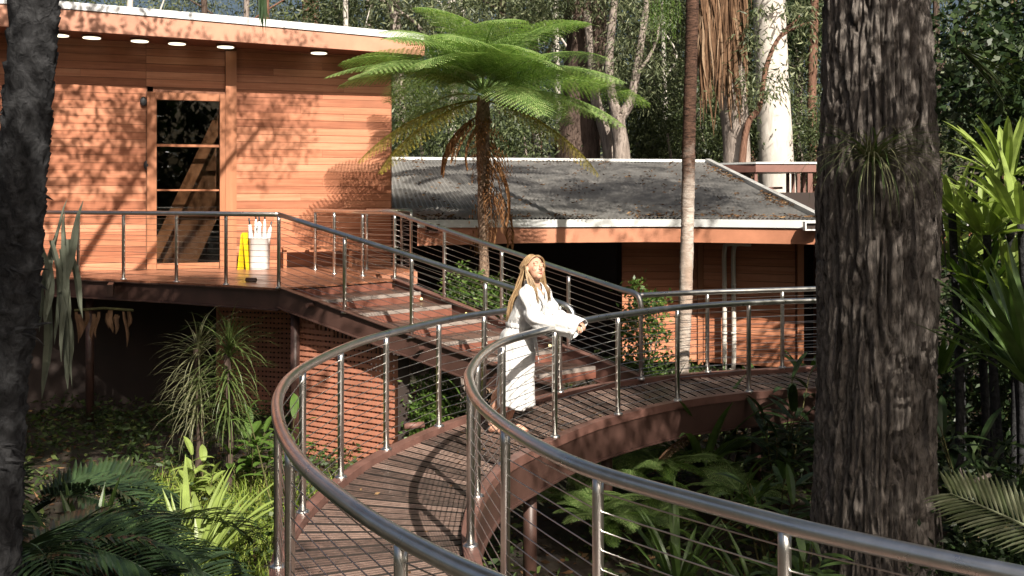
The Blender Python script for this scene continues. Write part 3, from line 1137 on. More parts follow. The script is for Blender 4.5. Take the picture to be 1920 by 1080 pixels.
def seg_offset(path, dist):
    """offset a plan path sideways"""
    out = []
    for i, p in enumerate(path):
        a = path[max(0, i - 1)]
        b = path[min(len(path) - 1, i + 1)]
        d = (b - a).normalized()
        out.append(p + Vector((-d.y, d.x, 0)) * dist)
    return out


def strip(mb, left, right, z0, z1):
    """solid band between two plan paths"""
    n = len(left)
    vs = []
    for l, r in zip(left, right):
        vs += [(l.x, l.y, z0), (r.x, r.y, z0), (r.x, r.y, z1), (l.x, l.y, z1)]
    fs = []
    for i in range(n - 1):
        a = 4 * i
        fs += [(a + k, a + 4 + k, a + 4 + (k + 1) % 4, a + (k + 1) % 4) for k in range(4)]
    fs += [(0, 1, 2, 3), (4 * n - 1, 4 * n - 2, 4 * n - 3, 4 * n - 4)]
    mb.add(vs, fs)


def walkway():
    t = thing('walkway', (0.2, 8.5, 0), 'winding raised walkway of ribbed brown boards on steel posts', 'walkway')
    mid = [(a + b) / 2 for a, b in zip(RC, LC)]
    cum = [0.0]
    for i in range(1, len(mid)):
        cum.append(cum[-1] + (mid[i] - mid[i - 1]).length)

    def sec(s):
        j = 0
        lo, hi = 0, len(cum) - 1
        while hi - lo > 1:
            m = (lo + hi) // 2
            if cum[m] <= s:
                lo = m
            else:
                hi = m
        f = (s - cum[lo]) / max(1e-9, cum[hi] - cum[lo])
        f = min(1, max(0, f))
        return RC[lo].lerp(RC[hi], f), LC[lo].lerp(LC[hi], f)
    s = 0.0
    P = 0.142
    while s + P < cum[-1]:
        r0, l0 = sec(s + 0.018)
        r1, l1 = sec(s + P - 0.018)
        w0 = (l0 - r0).normalized() * 0.055
        w1 = (l1 - r1).normalized() * 0.055
        dz = rnd.uniform(-0.003, 0.003)
        mb = MB()
        # ribbed board: two raised bands
        for f0, f1, zt in ((0.0, 0.29, -0.058), (0.29, 0.36, -0.066), (0.36, 0.64, -0.058), (0.64, 0.71, -0.066), (0.71, 1.0, -0.058)):
            q = [r0 + w0 + (r1 + w1 - r0 - w0) * f0, l0 - w0 + (l1 - w1 - l0 + w0) * f0, l0 - w0 + (l1 - w1 - l0 + w0) * f1, r0 + w0 + (r1 + w1 - r0 - w0) * f1]
            mb.prism([(p.x, p.y) for p in q], -0.095, zt + dz)
        o = mb.build('board', M['deck_board'], t)
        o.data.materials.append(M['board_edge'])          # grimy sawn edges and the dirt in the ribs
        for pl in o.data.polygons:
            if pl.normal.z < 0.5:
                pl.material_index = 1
        s += P
    for path, sg in ((RC, 1), (LC, -1)):
        mb = MB()
        strip(mb, seg_offset(path, 0.05), seg_offset(path, -0.05), -0.085, 0.0)
        mb.build('kerb', M['kerb'], t)
        mb = MB()
        strip(mb, seg_offset(path, 0.035), seg_offset(path, 0.015) if sg > 0 else seg_offset(path, 0.015), -0.40, -0.088)
        g = mb.build('girder', M['girder'], t)
        mb = MB()
        strip(mb, seg_offset(path, 0.06), seg_offset(path, -0.06), -0.416, -0.402)
        mb.build('flange', M['girder'], g)
    for x, y in ((0.17, 9.85), (1.05, 11.55), (3.05, 13.0), (-0.9, 6.6), (-1.0, 8.9)):
        zg = ground_z(x, y) - 0.1
        mb = MB()
        mb.tube([(x, y, zg), (x, y, -0.42)], 0.066, 16)
        mb.build('column', M['girder'], t, True)
    for i in range(8, len(mid) - 8, 26):
        a, b = RC[i], LC[i]
        d = (b - a).normalized()
        mb = MB()
        mb.beam(a + d * 0.06 + Vector((0, 0, -0.2)), b - d * 0.06 + Vector((0, 0, -0.2)), 0.06, 0.16)
        mb.build('cross_beam', M['girder'], t)
    p = at(775, 806, -0.02)
    mb = MB()
    mb.tube([p + Vector((-0.09, -0.03, 0.04)), p + Vector((0.10, 0.05, 0.04))], 0.034, 12)
    mb.build('stub_pipe', M['kerb'], t, True)
    return t


walkway()

# ================================================================== GUARDS: steel rails, posts and cables
POST_R, RAIL_R = 0.0265, 0.0355


def guard(label, rail, posts, height=1.05, ncab=11, group='steel cable guards along the walkway and stairs', cable_ends=None):
    base = posts[len(posts) // 2]
    t = thing('cable_guard', base, label, 'railing', group)
    mb = MB()
    mb.tube(rail, RAIL_R, 14)
    mb.build('handrail', M['steel'], t, True)
    for p in posts:
        mb = MB()
        # top of the post under the rail at this place
        q = min(rail, key=lambda r: (r.x - p.x) ** 2 + (r.y - p.y) ** 2)
        zt = q.z - 0.012
        mb.tube([p, Vector((p.x, p.y, zt - 0.09)), Vector((p.x, p.y, zt))], [POST_R, POST_R, POST_R], 14)
        po = mb.build('post', M['steel'], t, True)
        mb = MB()
        mb.tube([p + Vector((0, 0, -0.012)), p + Vector((0, 0, 0.012)), p + Vector((0, 0, 0.022))], [0.052, 0.052, 0.034], 16)
        mb.build('base_plate', M['steel'], po, True)
    line = list(posts)
    if cable_ends:
        line = ([cable_ends[0]] if cable_ends[0] is not None else []) + line + ([cable_ends[1]] if cable_ends[1] is not None else [])
    for k in range(ncab):
        z = 0.085 + (height - 0.17) * k / (ncab - 1)
        mb = MB()
        path = []
        for i, p in enumerate(line):
            path.append(p + Vector((0, 0, z)))
            if i < len(line) - 1:
                m = (p + line[i + 1]) / 2
                path.append(m + Vector((rnd.uniform(-.002, .002), 0, z - rnd.uniform(0.001, 0.006))))
        mb.tube(path, 0.0034, 5)
        mb.build('cable', M['cable'], t)
    return t


def near(path, x, y):
    return min(path, key=lambda p: (p.x - x) ** 2 + (p.y - y) ** 2).copy()


UPZ = Vector((0, 0, 1.05))
r_posts = [near(RC, *q) for q in ((6.2, 13.25), (5.0, 12.95), (3.85, 12.62), (2.80, 12.3), (1.88, 11.77), (1.12, 11.02), (0.41, 9.98), (-0.07, 8.97), (-0.26, 8.02), (-0.27, 6.88), (-0.04, 5.7), (0.39, 4.74), (1.05, 3.99), (1.85, 3.35), (2.7, 2.85))]
guard('curving steel handrail on the inner side of the bend that the woman leans on', [p + UPZ for p in RC], r_posts)
i0 = min(range(len(LC)), key=lambda i: (LC[i] - SA).length)
l_rail = [p + UPZ for p in LC[i0 + 3:]]
l_posts = [near(LC[i0:], *q) for q in ((-0.30, 11.15), (-0.735, 10.47), (-1.15, 9.50), (-1.42, 8.52), (-1.53, 7.58), (-1.46, 6.5), (-1.10, 5.22), (-0.40, 3.85), (0.3, 3.05), (1.1, 2.45), (1.9, 1.95))]
guard('sweeping steel handrail along the outer left edge of the walkway loop', l_rail, l_posts, cable_ends=(SA, None))
ib = min(range(len(LC)), key=lambda i: (LC[i] - SB).length)
f_rail = [p + UPZ for p in LC[:ib + 1]]
f_posts = [near(LC, *q) for q in ((5.9, 14.7), (4.9, 14.4), (3.62, 14.0), (2.55, 13.66))]
guard('straight steel handrail on the far edge of the right arm of the walkway', f_rail, f_posts, cable_ends=(None, SB))


def slope(a, b, u, z0=DZ, z1=0.0):
    p = a + (b - a) * u
    return Vector((p.x, p.y, z0 + (z1 - z0) * u))


# near stair guard with the platform edge
dn = (SA - NT).normalized()
r1 = slope(NT, SA, 0) + UPZ
r2 = slope(NT, SA, 1.0) + UPZ
bend = [r2 + Vector((0, 0, 0.0)), r2 + dn * 0.10 + Vector((0, 0, -0.035)), r2 + dn * 0.165 + Vector((0, 0, -0.10)), r2 + dn * 0.18 + Vector((0, 0, -0.19)), r2 + dn * 0.12 + Vector((0, 0, -0.235)), r2 + Vector((0, 0, -0.24))]
st_rail = [r1] + [slope(NT, SA, u / 10) + UPZ for u in range(1, 10)] + catmull(bend, 5)
guard('sloping steel handrail down the near side of the stairs with a turned down end', st_rail, [slope(NT, SA, u) for u in (0.0, 0.27, 0.52, 0.77, 1.0)])
fbend = catmull([slope(FT, SB, 0.93) + UPZ, slope(FT, SB, 0.985) + UPZ + Vector((0, 0, 0.0)), Vector((SB.x, SB.y, 0.93)), Vector((SB.x, SB.y, 0.8))], 5)
fs_rail = [FW(1.55, 0.85, DZ) + UPZ, Vector((-2.45, 17.05, DZ)) + UPZ] + [slope(FT, SB, u / 10) + UPZ for u in range(0, 9)] + fbend
guard('sloping steel handrail down the far side of the stairs from the deck corner', fs_rail,
      [FW(1.55, 0.85, DZ), Vector((-3.0, 17.55, DZ)), Vector((-2.45, 17.05, DZ)), slope(FT, SB, 0)] + [slope(FT, SB, u) for u in (0.24, 0.49, 0.75)] + [Vector((SB.x, SB.y, 0))])
dk = DECK_EDGE[::-1]
pl_rail = [p + Vector((0, 0, DZ)) + UPZ for p in dk]
guard('level steel handrail along the front edge of the raised deck', pl_rail,
      [NT.lerp(dk[1], u) + Vector((0.02, 0.06, DZ)) for u in (0.50, 0.98)] + [dk[1].lerp(dk[2], u) + Vector((0, 0.06, DZ)) for u in (0.5, 0.98)] + [dk[2].lerp(dk[3], u) + Vector((0, 0.06, DZ)) for u in (0.4, 0.8)],
      cable_ends=(NT + Vector((0, 0.03, DZ)), None))
bk = [Vector((-2.62, 18.75, DZ)), Vector((-1.80, 18.55, DZ)), Vector((-2.08, 19.6, DZ))]
guard('short steel handrail round the back corner of the raised deck', [p + UPZ for p in bk], bk)
# ================================================================== LOWER BUILDING
EAVE = catmull([(-1.72, 18.9, 0), (-0.36, 19.05, 0), (1.5, 19.4, 0), (3.1, 19.5, 0), (5.5, 18.55, 0)], 14)
EAVE2 = catmull([(5.5, 18.55, 0), (6.5, 17.95, 0), (7.6, 17.2, 0)], 6)


def lower_building():
    t = thing('low_building', (2.0, 20.0, -1.1), 'low building with grey corrugated roof, white gutter and orange fascia behind the stairs', 'building')
    # corrugated roof: ribs run down the slope
    fr = EAVE
    cum = [0]
    for i in range(1, len(fr)):
        cum.append(cum[-1] + (fr[i] - fr[i - 1]).length)
    nrib = 96
    per = 4
    nu = nrib * per
    rows = [0, 0.03, 0.08, 0.14, 0.2, 0.3, 0.45, 0.6, 0.75, 0.9, 1.0]
    b0, b1 = Vector((-3.35, 27.0, 3.27)), Vector((4.82, 26.0, 3.16))

    def eave_at(u):
        s = u * cum[-1]
        for i in range(1, len(cum)):
            if cum[i] >= s:
                f = (s - cum[i - 1]) / (cum[i] - cum[i - 1])
                return fr[i - 1].lerp(fr[i], f)
        return fr[-1]
    vs = []
    for v in rows:
        for i in range(nu + 1):
            u = i / nu
            a = eave_at(u)
            a = Vector((a.x, a.y, 1.895))
            b = b0.lerp(b1, u)
            p = a.lerp(b, v)
            p.x += -0.50 * min(1, v / 0.1) * (1 - v) * (1 - u) ** 8
            p.z += 0.019 * math.cos(2 * math.pi * i / per) + 0.012 * math.sin(u * 23 + v * 5)
            vs.append(p)
    fs = []
    for j in range(len(rows) - 1):
        for i in range(nu):
            a = j * (nu + 1) + i
            fs.append((a, a + 1, a + nu + 2, a + nu + 1))
    mb = MB()
    mb.add(vs, fs)
    roof = mb.build('roof', M['roof'], t)
    mb = MB()
    mb.beam(b0 + Vector((-0.3, 0.02, 0.03)), b1 + Vector((0.05, 0.02, 0.03)), 0.24, 0.07)
    mb.build('ridge_cap', M['gutter'], roof)
    mb = MB()
    e = Vector((5.53, 18.6, 1.92))
    mb.beam(e, b1 + Vector((0.06, -0.06, 0.03)), 0.12, 0.11)
    mb.build('barge_cap', M['barge'], roof)
    # leaf litter lying on the roof
    n = 2300
    P = []
    for i in range(n):
        u, v = rnd.random(), rnd.random() ** 1.3
        if i % 3 == 0:
            v = rnd.choice((rnd.uniform(0.0, 0.035), 1 - abs(rnd.gauss(0, 0.03))))
            v = min(v, 0.99)
        elif i % 3 == 1 and rnd.random() < 0.5:
            u = 1 - abs(rnd.gauss(0, 0.02))
        if noise.noise(Vector((u * 9, v * 5, 0))) < -0.05:
            continue
        a = eave_at(u)
        p = Vector((a.x, a.y, 1.93)).lerp(b0.lerp(b1, u) + Vector((0, 0, 0.035)), v)
        P.append(p)
    P = np.array([tuple(p) for p in P])
    D = unit(nrg.normal(size=P.shape) * np.array([1, 1, 0.15]))
    v_, q_ = leaf_quads(P - np.array([2.0, 20.0, -1.1]), D, nrg.uniform(0.05, 0.12, len(P)), 0.03)
    o = link('leaf_litter', fast_mesh('leaf_litter', v_, q_, M['litter']), t)
    o['kind'] = 'stuff'
    # gutter and fascia
    for path, nm in ((EAVE, 'gutter'), (EAVE2, 'gutter')):
        mb = MB()
        strip(mb, seg_offset(path, 0.02), seg_offset(path, -0.06), 1.742, 1.882)
        mb.build(nm, M['gutter'], t)
    full = EAVE + EAVE2[1:]
    mb = MB()
    n = len(full)
    L_, R_ = seg_offset(full, 0.03), seg_offset(full, -0.02)
    vs = []
    for i, (l, r) in enumerate(zip(L_, R_)):
        zb = 1.45 - 0.04 * max(0, 1 - i / 20)
        vs += [(l.x, l.y, zb), (r.x, r.y, zb), (r.x, r.y, 1.739), (l.x, l.y, 1.739)]
    fs = []
    for i in range(n - 1):
        a = 4 * i
        fs += [(a + k, a + 4 + k, a + 4 + (k + 1) % 4, a + (k + 1) % 4) for k in range(4)]
    fs += [(0, 1, 2, 3), (4 * n - 1, 4 * n - 2, 4 * n - 3, 4 * n - 4)]
    mb.add(vs, fs)
    mb.build('fascia', M['fascia_low'], t)
    mb = MB()
    sof = [(p.x, p.y + 0.03) for p in full] + [(7.8, 21.2), (-2.1, 21.2), (-2.0, 20.0)]
    mb.prism(sof, 1.56, 1.60)
    mb.build('soffit', M['dark_wall'], t)
    mb = MB()
    mb.prism([(5.55, 18.6), (7.6, 17.3), (8.5, 22), (5.2, 23)], 1.87, 1.9)
    mb.build('flat_roof', M['gutter'], t)
    # small framed vent in the left end of the fascia and a rain spout at the right
    for x, y, Y, w in ((811, 428, 18.85, 0.26), (1524, 424, 18.4, 0.30)):
        p = atd(x, y, Y)
        mb = MB()
        for dz in (-0.065, 0.065):
            mb.box(p.x - w / 2, p.x + w / 2, Y - 0.06, Y + 0.1, p.z + dz - 0.012, p.z + dz + 0.012)
        for dx in (-w / 2 + 0.012, w / 2 - 0.012):
            mb.box(p.x + dx - 0.012, p.x + dx + 0.012, Y - 0.058, Y + 0.1, p.z - 0.0525, p.z + 0.0525)
        v = mb.build('spout', M['gutter'] if x > 1000 else M['grey_frame'], t)
        mb = MB()
        mb.box(p.x - w / 2 + 0.025, p.x + w / 2 - 0.025, Y - 0.01, Y + 0.09, p.z - 0.052, p.z + 0.052)
        mb.build('spout_throat', M['dark_wall'], v)
    # clad wall
    cache = {}
    e, nn = Vector((1, 0, 0)), Vector((0, -1, 0))
    o = Vector((0, 20.8, 0))
    q0 = Vector((3.76, 20.76, 0))
    e2_ = (Vector((5.48, 19.95, 0)) - q0).normalized()
    n2_ = Vector((e2_.y, -e2_.x, 0))
    z = -1.0
    k = 0
    while z < 1.5:
        for a, b in ((2.2, 3.70), (6.25, 8.5)):
            plank_row(t, o, a, b, z, 0.15, M['cedar'], cache, e=e, nrm=nn)
        plank_row(t, q0, 0.07, 1.86, z, 0.15, M['cedar'], cache, e=e2_, nrm=n2_)
        z += 0.15
        k += 1
    mb = MB()
    mb.box(2.2, 3.78, 20.82, 20.9, -1.0, 1.555)
    mb.beam(q0 + Vector((0.03, 0.06, 0.28)), q0 + e2_ * 1.87 - n2_ * 0.06 + Vector((0, 0, 0.28)), 0.06, 2.55)
    mb.box(6.25, 8.5, 20.82, 20.9, -1.0, 1.555)
    mb.box(5.4, 6.3, 21.2, 21.28, -1.0, 1.555)
    mb.box(5.44, 5.50, 20.03, 21.2, -1.0, 1.555)
    mb.build('wall', M['cedar_dark'], t)
    for x, w, yy in ((3.76, 0.11, 20.8), (5.52, 0.12, 19.95), (6.19, 0.11, 20.8)):
        mb = MB()
        mb.box(x - w / 2, x + w / 2, yy - 0.07, yy + 0.06, -1.05, 1.555)
        mb.build('corner_post', M['frame_timber'], t)
    mb = MB()
    mb.box(5.60, 6.12, 21.12, 21.17, -0.95, 1.3)
    d = mb.build('door', M['dark_wall'], t)
    mb = MB()
    mb.ellipsoid((6.05, 21.10, 0.05), (1, 0, 0), (0, 1, 0), (0, 0, 1), 0.03, 0.04, 0.03, 8, 6)
    mb.build('handle', M['steel'], d, True)
    for x in (2.6, 4.6, 5.52, 7.0):
        mb = MB()
        yy = 20.0 if abs(x - 5.0) < 0.6 else 20.9
        mb.box(x - 0.1, x + 0.1, yy + 0.12, yy + 0.3, ground_z(x, 21) - 0.1, -1.0)
        mb.build('stump', M['concrete'], t)
    mb = MB()
    mb.box(-3.3, 8.5, 24.9, 25.0, ground_z(0, 24) - 0.6, 2.4)
    mb.box(2.2, 8.5, 21.9, 22.0, ground_z(0, 22) - 0.6, 1.5)
    mb.box(-3.3, -3.2, 20.5, 25.0, -2.0, 2.4)
    mb.build('foundation', M['dark_wall'], t)
    for dx in (0.0, 0.18):
        x = 4.16 + dx
        mb = MB()
        pth = catmull([(x + 0.45 - dx, 20.1 + dx * 0.4, 1.38), (x + 0.10, 20.33, 1.38), (x, 20.36, 1.26), (x, 20.36, 0.5), (x, 20.36, -0.95), (x + (0.0 if dx == 0 else -0.1), 20.3, -1.1)], 6)
        mb.tube(pth, 0.045, 12)
        p = mb.build('downpipe', M['downpipe'], t, True)
        mb = MB()
        for zz in (0.55, -0.4):
            mb.tube([(x, 20.36, zz), (x, 20.36, zz + 0.05)], 0.051, 12)
        mb.build('pipe_collar', M['downpipe'], p, True)
    return t


lower_building()


def pergola():
    Y = 26.8
    k = Y / FPX
    t = thing('pergola', atd(1450, 400, Y), 'brown flat topped entry frame with slender posts behind the corrugated roof', 'pergola')
    def X(x):
        return (x - 960) * k

    def Z(y):
        return CAM_Z - (y - HZ) * k
    mb = MB()
    vs = [(X(1355), Y + 0.6, Z(318)), (X(1412), Y - 0.3, Z(308)), (X(1524), Y - 0.3, Z(307)), (X(1500), Y + 2.0, Z(312)), (X(1400), Y + 2.4, Z(316))]
    n = len(vs)
    mb.add([(x, y, Z(308)) for x, y, z in vs] + [(x, y, Z(323)) for x, y, z in vs],
           [tuple(range(n)), tuple(range(2 * n - 1, n - 1, -1))] + [(i, n + i, n + (i + 1) % n, (i + 1) % n) for i in range(n)])
    mb.build('canopy', M['grey_frame'], t)
    mb = MB()
    mb.prism([(x + (X(1440) - x) * -0.015, y + (-0.03 if y < Y else 0.03)) for x, y, z in vs], Z(308) + 0.003, Z(308) + 0.05)
    mb.build('canopy_edge', M['gutter'], t)
    zg = 0.6
    for x, y in ((1417, Y - 0.2), (1518, Y - 0.2), (1477, Y + 0.5), (1487, Y + 0.9), (1497, Y + 1.3), (1507, Y + 0.2)):
        mb = MB()
        w = 0.075 if x != 1518 else 0.12
        xx = (x - 960) * y / FPX
        mb.box(xx - w / 2, xx + w / 2, y - w / 2, y + w / 2, zg, Z(323.5))
        mb.build('post', M['grey_frame'], t)
    mb = MB()
    mb.beam((X(1417), Y - 0.2, Z(354)), (X(1474), Y + 0.45, Z(352)), 0.06, 0.06)
    mb.build('cross_rail', M['grey_frame'], t)


pergola()

# ================================================================== THINGS ON THE DECK
def bench():
    t = thing('bench', FW(1.45, 0.35, DZ), 'low brown bench against the orange wall on the raised deck', 'bench')
    mb = MB()
    for o in (0.20, 0.34, 0.48):
        mb.frame_box(FW(1.45, o, DZ + 0.36), FE, FN, (0, 0, 1), 1.25, 0.12, 0.04)
    mb.build('seat', M['frame_timber'], t)
    for s in (0.86, 2.04):
        mb = MB()
        mb.frame_box(FW(s, 0.22, DZ + 0.172), FE, FN, (0, 0, 1), 0.06, 0.06, 0.335)
        mb.frame_box(FW(s, 0.46, DZ + 0.172), FE, FN, (0, 0, 1), 0.06, 0.06, 0.335)
        mb.beam(FW(s, 0.44, DZ + 0.03), FW(s, 0.24, DZ + 0.31), 0.03, 0.04)
        mb.build('leg', M['frame_timber'], t)


bench()


def deck_objects():
    b = at(487, 505, DZ)
    t = thing('umbrella_bin', b, 'white tub holding folded umbrellas beside the yellow floor sign', 'bin')
    mb = MB()
    n = 28

    def ring(r, z):
        out = []
        for j in range(n):
            a = 2 * math.pi * j / n
            c, s = math.cos(a), math.sin(a)
            k = (abs(c) ** 4 + abs(s) ** 4) ** -0.25
            out.append((b.x + r * k * c, b.y + r * k * s, b.z + z))
        return out
    rings = [ring(0.155, 0.0), ring(0.16, 0.01), ring(0.176, 0.55), ring(0.183, 0.555), ring(0.183, 0.575), ring(0.17, 0.575), ring(0.165, 0.545), ring(0.15, 0.05)]
    vs = [p for r_ in rings for p in r_]
    fs = [(i * n + j, i * n + (j + 1) % n, (i + 1) * n + (j + 1) % n, (i + 1) * n + j) for i in range(len(rings) - 1) for j in range(n)]
    fs += [tuple(range(n - 1, -1, -1)), tuple(range((len(rings) - 1) * n, len(rings) * n))]
    mb.add(vs, fs)
    mb.build('tub', M['bin_white'], t, True)
    labels = ['folded grey umbrella leaning out at the left of the white tub', 'folded white umbrella standing left of centre in the white tub', 'plump white folded umbrella in the middle of the white tub',
              'folded white umbrella standing right of centre in the white tub', 'dry looking folded umbrella splayed to the right of the white tub']
    for i, (dx, tilt, top) in enumerate(((-0.12, -0.10, 0.92), (-0.07, -0.02, 1.02), (0.0, 0.0, 0.98), (0.06, 0.03, 1.02), (0.11, 0.20, 0.86))):
        y = b.y + (0.05 if i % 2 else -0.04)
        u = thing('umbrella', (b.x + dx * 0.6, y, DZ + 0.06), labels[i], 'umbrella', 'umbrellas in the white tub')
        def q(z):
            return Vector((b.x + dx + tilt * (z - 0.3), y, DZ + z))
        mb = MB()
        pts = [q(0.08), q(0.5), q(0.58), q(0.66), q(0.73), q(0.80), q(top - 0.12)]
        mb.tube(pts, [0.02, 0.034, 0.042, 0.036, 0.030, 0.046 if i == 2 else 0.026, 0.014], 10)
        for k in range(len(mb.v)):
            x_, y_, z_ = mb.v[k]
            j = k % 10
            f = 0.82 if j % 2 else 1.1
            c = q(z_ - DZ)
            mb.v[k] = (c.x + (x_ - c.x) * f, c.y + (y_ - c.y) * f, z_)
        mb.build('cloth', M['umbrella_cloth'] if i in (0, 3, 4) else M['bin_white'], u, True)
        mb = MB()
        mb.tube([q(top - 0.12), q(top)], 0.016, 8)
        mb.build('handle', M['umbrella_handle'], u, True)
    # yellow A-frame floor sign seen from its edge
    p = at(462, 505, DZ)
    s = thing('floor_sign', p, 'yellow folding wet floor sign standing beside the white tub', 'sign')
    for sg in (-1, 1):
        mb = MB()
        mb.frame_box(p + Vector((sg * 0.045, 0, 0.32)), Vector((0.35, 0.93, 0)).normalized(), Vector((0.93, -0.35, 0)).normalized(), Vector((-sg * 0.10, 0, 1)).normalized(), 0.26, 0.02, 0.64)
        mb.build('panel', M['yellow'], s)
    mb = MB()
    mb.frame_box(p + Vector((0, 0, 0.645)), Vector((0.35, 0.93, 0)).normalized(), Vector((0.93, -0.35, 0)).normalized(), Vector((0, 0, 1)), 0.20, 0.05, 0.03)
    mb.build('hinge', M['yellow'], s)
    # short dark pipe stub lying on the deck edge and a door mat board
    p = at(471, 529, DZ)
    mb = MB()
    mb.tube([p + Vector((-0.08, 0.03, 0.035)), p + Vector((0.08, -0.03, 0.035))], 0.034, 12)
    o = mb.build('pipe_stub', M['girder'], None, True)
    tag(o, 'short dark pipe stub lying at the deck edge below the tub', 'pipe')


deck_objects()
# ================================================================== VEGETATION BUILDERS
def trunk_mesh(path, radii, nseg=14, rough=0.06, seed=0.0, flute=0.0, vscale=1.5):
    """tapered limb along a path with an uneven surface"""
    mb = MB()
    mb.tube(path, radii, nseg)
    path = [Vector(p) for p in path]
    out = []
    for i, p in enumerate(mb.v):
        k = min(i // nseg, len(path) - 1)
        c = path[k]
        v = Vector(p)
        d = v - c
        L = d.length
        if L > 1e-6:
            n1 = noise.noise(Vector((d.x / L * 1.7 + seed, d.y / L * 1.7, v.z * vscale)))
            f = 1 + rough * 2 * n1
            if flute:
                a = math.atan2(d.y, d.x)
                f += flute * math.sin(a * 5 + seed + v.z * 0.4)
            v = c + d * f
        out.append(tuple(v))
    mb.v = out
    return mb


def smooth_path(pts, per=6):
    return catmull(pts, per)


def lerp_list(vals, n):
    out = []
    for i in range(n):
        t = i / (n - 1) * (len(vals) - 1)
        k = min(int(t), len(vals) - 2)
        out.append(vals[k] + (vals[k + 1] - vals[k]) * (t - k))
    return out


def add_trunk(t, name, pts, radii, mat, nseg=14, rough=0.06, flute=0.0, per=6, vscale=1.5):
    p = smooth_path(pts, per)
    mb = trunk_mesh(p, lerp_list(radii, len(p)), nseg, rough, rnd.uniform(0, 50), flute, vscale)
    return mb.build(name, mat, t, True)


# ---- crowns, shared between trees
def crown_mesh(name, r, ncl, per, spread, Lr, Wr, mat, hang=0.6, hollow=0.3):
    C = in_ellipsoid(ncl, r, hollow)
    v, q = clumps(C, per, spread, Lr, Wr, hang)
    return fast_mesh(name, v, q, mat)


GUM = [crown_mesh('crown', (3.2, 3.2, 3.0), 58, 66, 0.42, (0.14, 0.34), (0.035, 0.075), M['gum_leaf'], 0.7),
       crown_mesh('crown', (3.0, 3.0, 2.3), 50, 64, 0.46, (0.14, 0.34), (0.035, 0.075), M['gum_leaf'], 0.8),
       crown_mesh('crown', (2.6, 2.6, 3.6), 58, 64, 0.40, (0.16, 0.36), (0.03, 0.07), M['gum_leaf'], 1.0)]
MID = [crown_mesh('crown', (2.4, 2.2, 2.2), 64, 74, 0.42, (0.12, 0.28), (0.05, 0.10), M['shrub_mid'], 0.4), crown_mesh('crown', (2.8, 2.4, 1.8), 60, 74, 0.44, (0.12, 0.28), (0.04, 0.09), M['shrub_mid'], 0.5)]
DARK = [crown_mesh('crown', (2.4, 2.2, 2.2), 70, 80, 0.40, (0.12, 0.28), (0.06, 0.12), M['dark_leaf'], 0.3),
        crown_mesh('crown', (2.8, 2.4, 1.8), 70, 80, 0.42, (0.12, 0.28), (0.06, 0.12), M['dark_leaf'], 0.3)]


SPARSE = [crown_mesh('crown', (2.4, 2.2, 1.5), 34, 46, 0.36, (0.14, 0.32), (0.07, 0.13), M['dark_leaf'], 0.4),
          crown_mesh('crown', (2.6, 2.4, 1.2), 26, 46, 0.34, (0.14, 0.32), (0.07, 0.13), M['dark_leaf'], 0.4)]


def place_crown(t, me, p, s, name='crown'):
    o = bpy.data.objects.new(name, me)
    col.objects.link(o)
    o.parent = t
    o.location = Vector(p) - ORIGIN[t.name]
    o.scale = s if isinstance(s, (tuple, list)) else (s, s, s)
    o.rotation_euler = (0, 0, rnd.uniform(0, 6.28))
    return o


def forest_tree(label, pts, radii, mat, crowns, nseg=14, rough=0.06, limbs=(), group='trees of the forest behind the buildings', name='gum_tree', flute=0.0, lm=None):
    base = Vector(pts[0])
    t = thing(name, base, label, 'tree', group)
    add_trunk(t, 'trunk', pts, radii, mat, nseg, rough, flute)
    for lp, lr in limbs:
        add_trunk(t, 'limb', lp, lr, lm or mat, 8, 0.05)
    for me, p, s in crowns:
        place_crown(t, me, p, s)
    return t


def px(x, y, D):
    return atd(x, y, D)


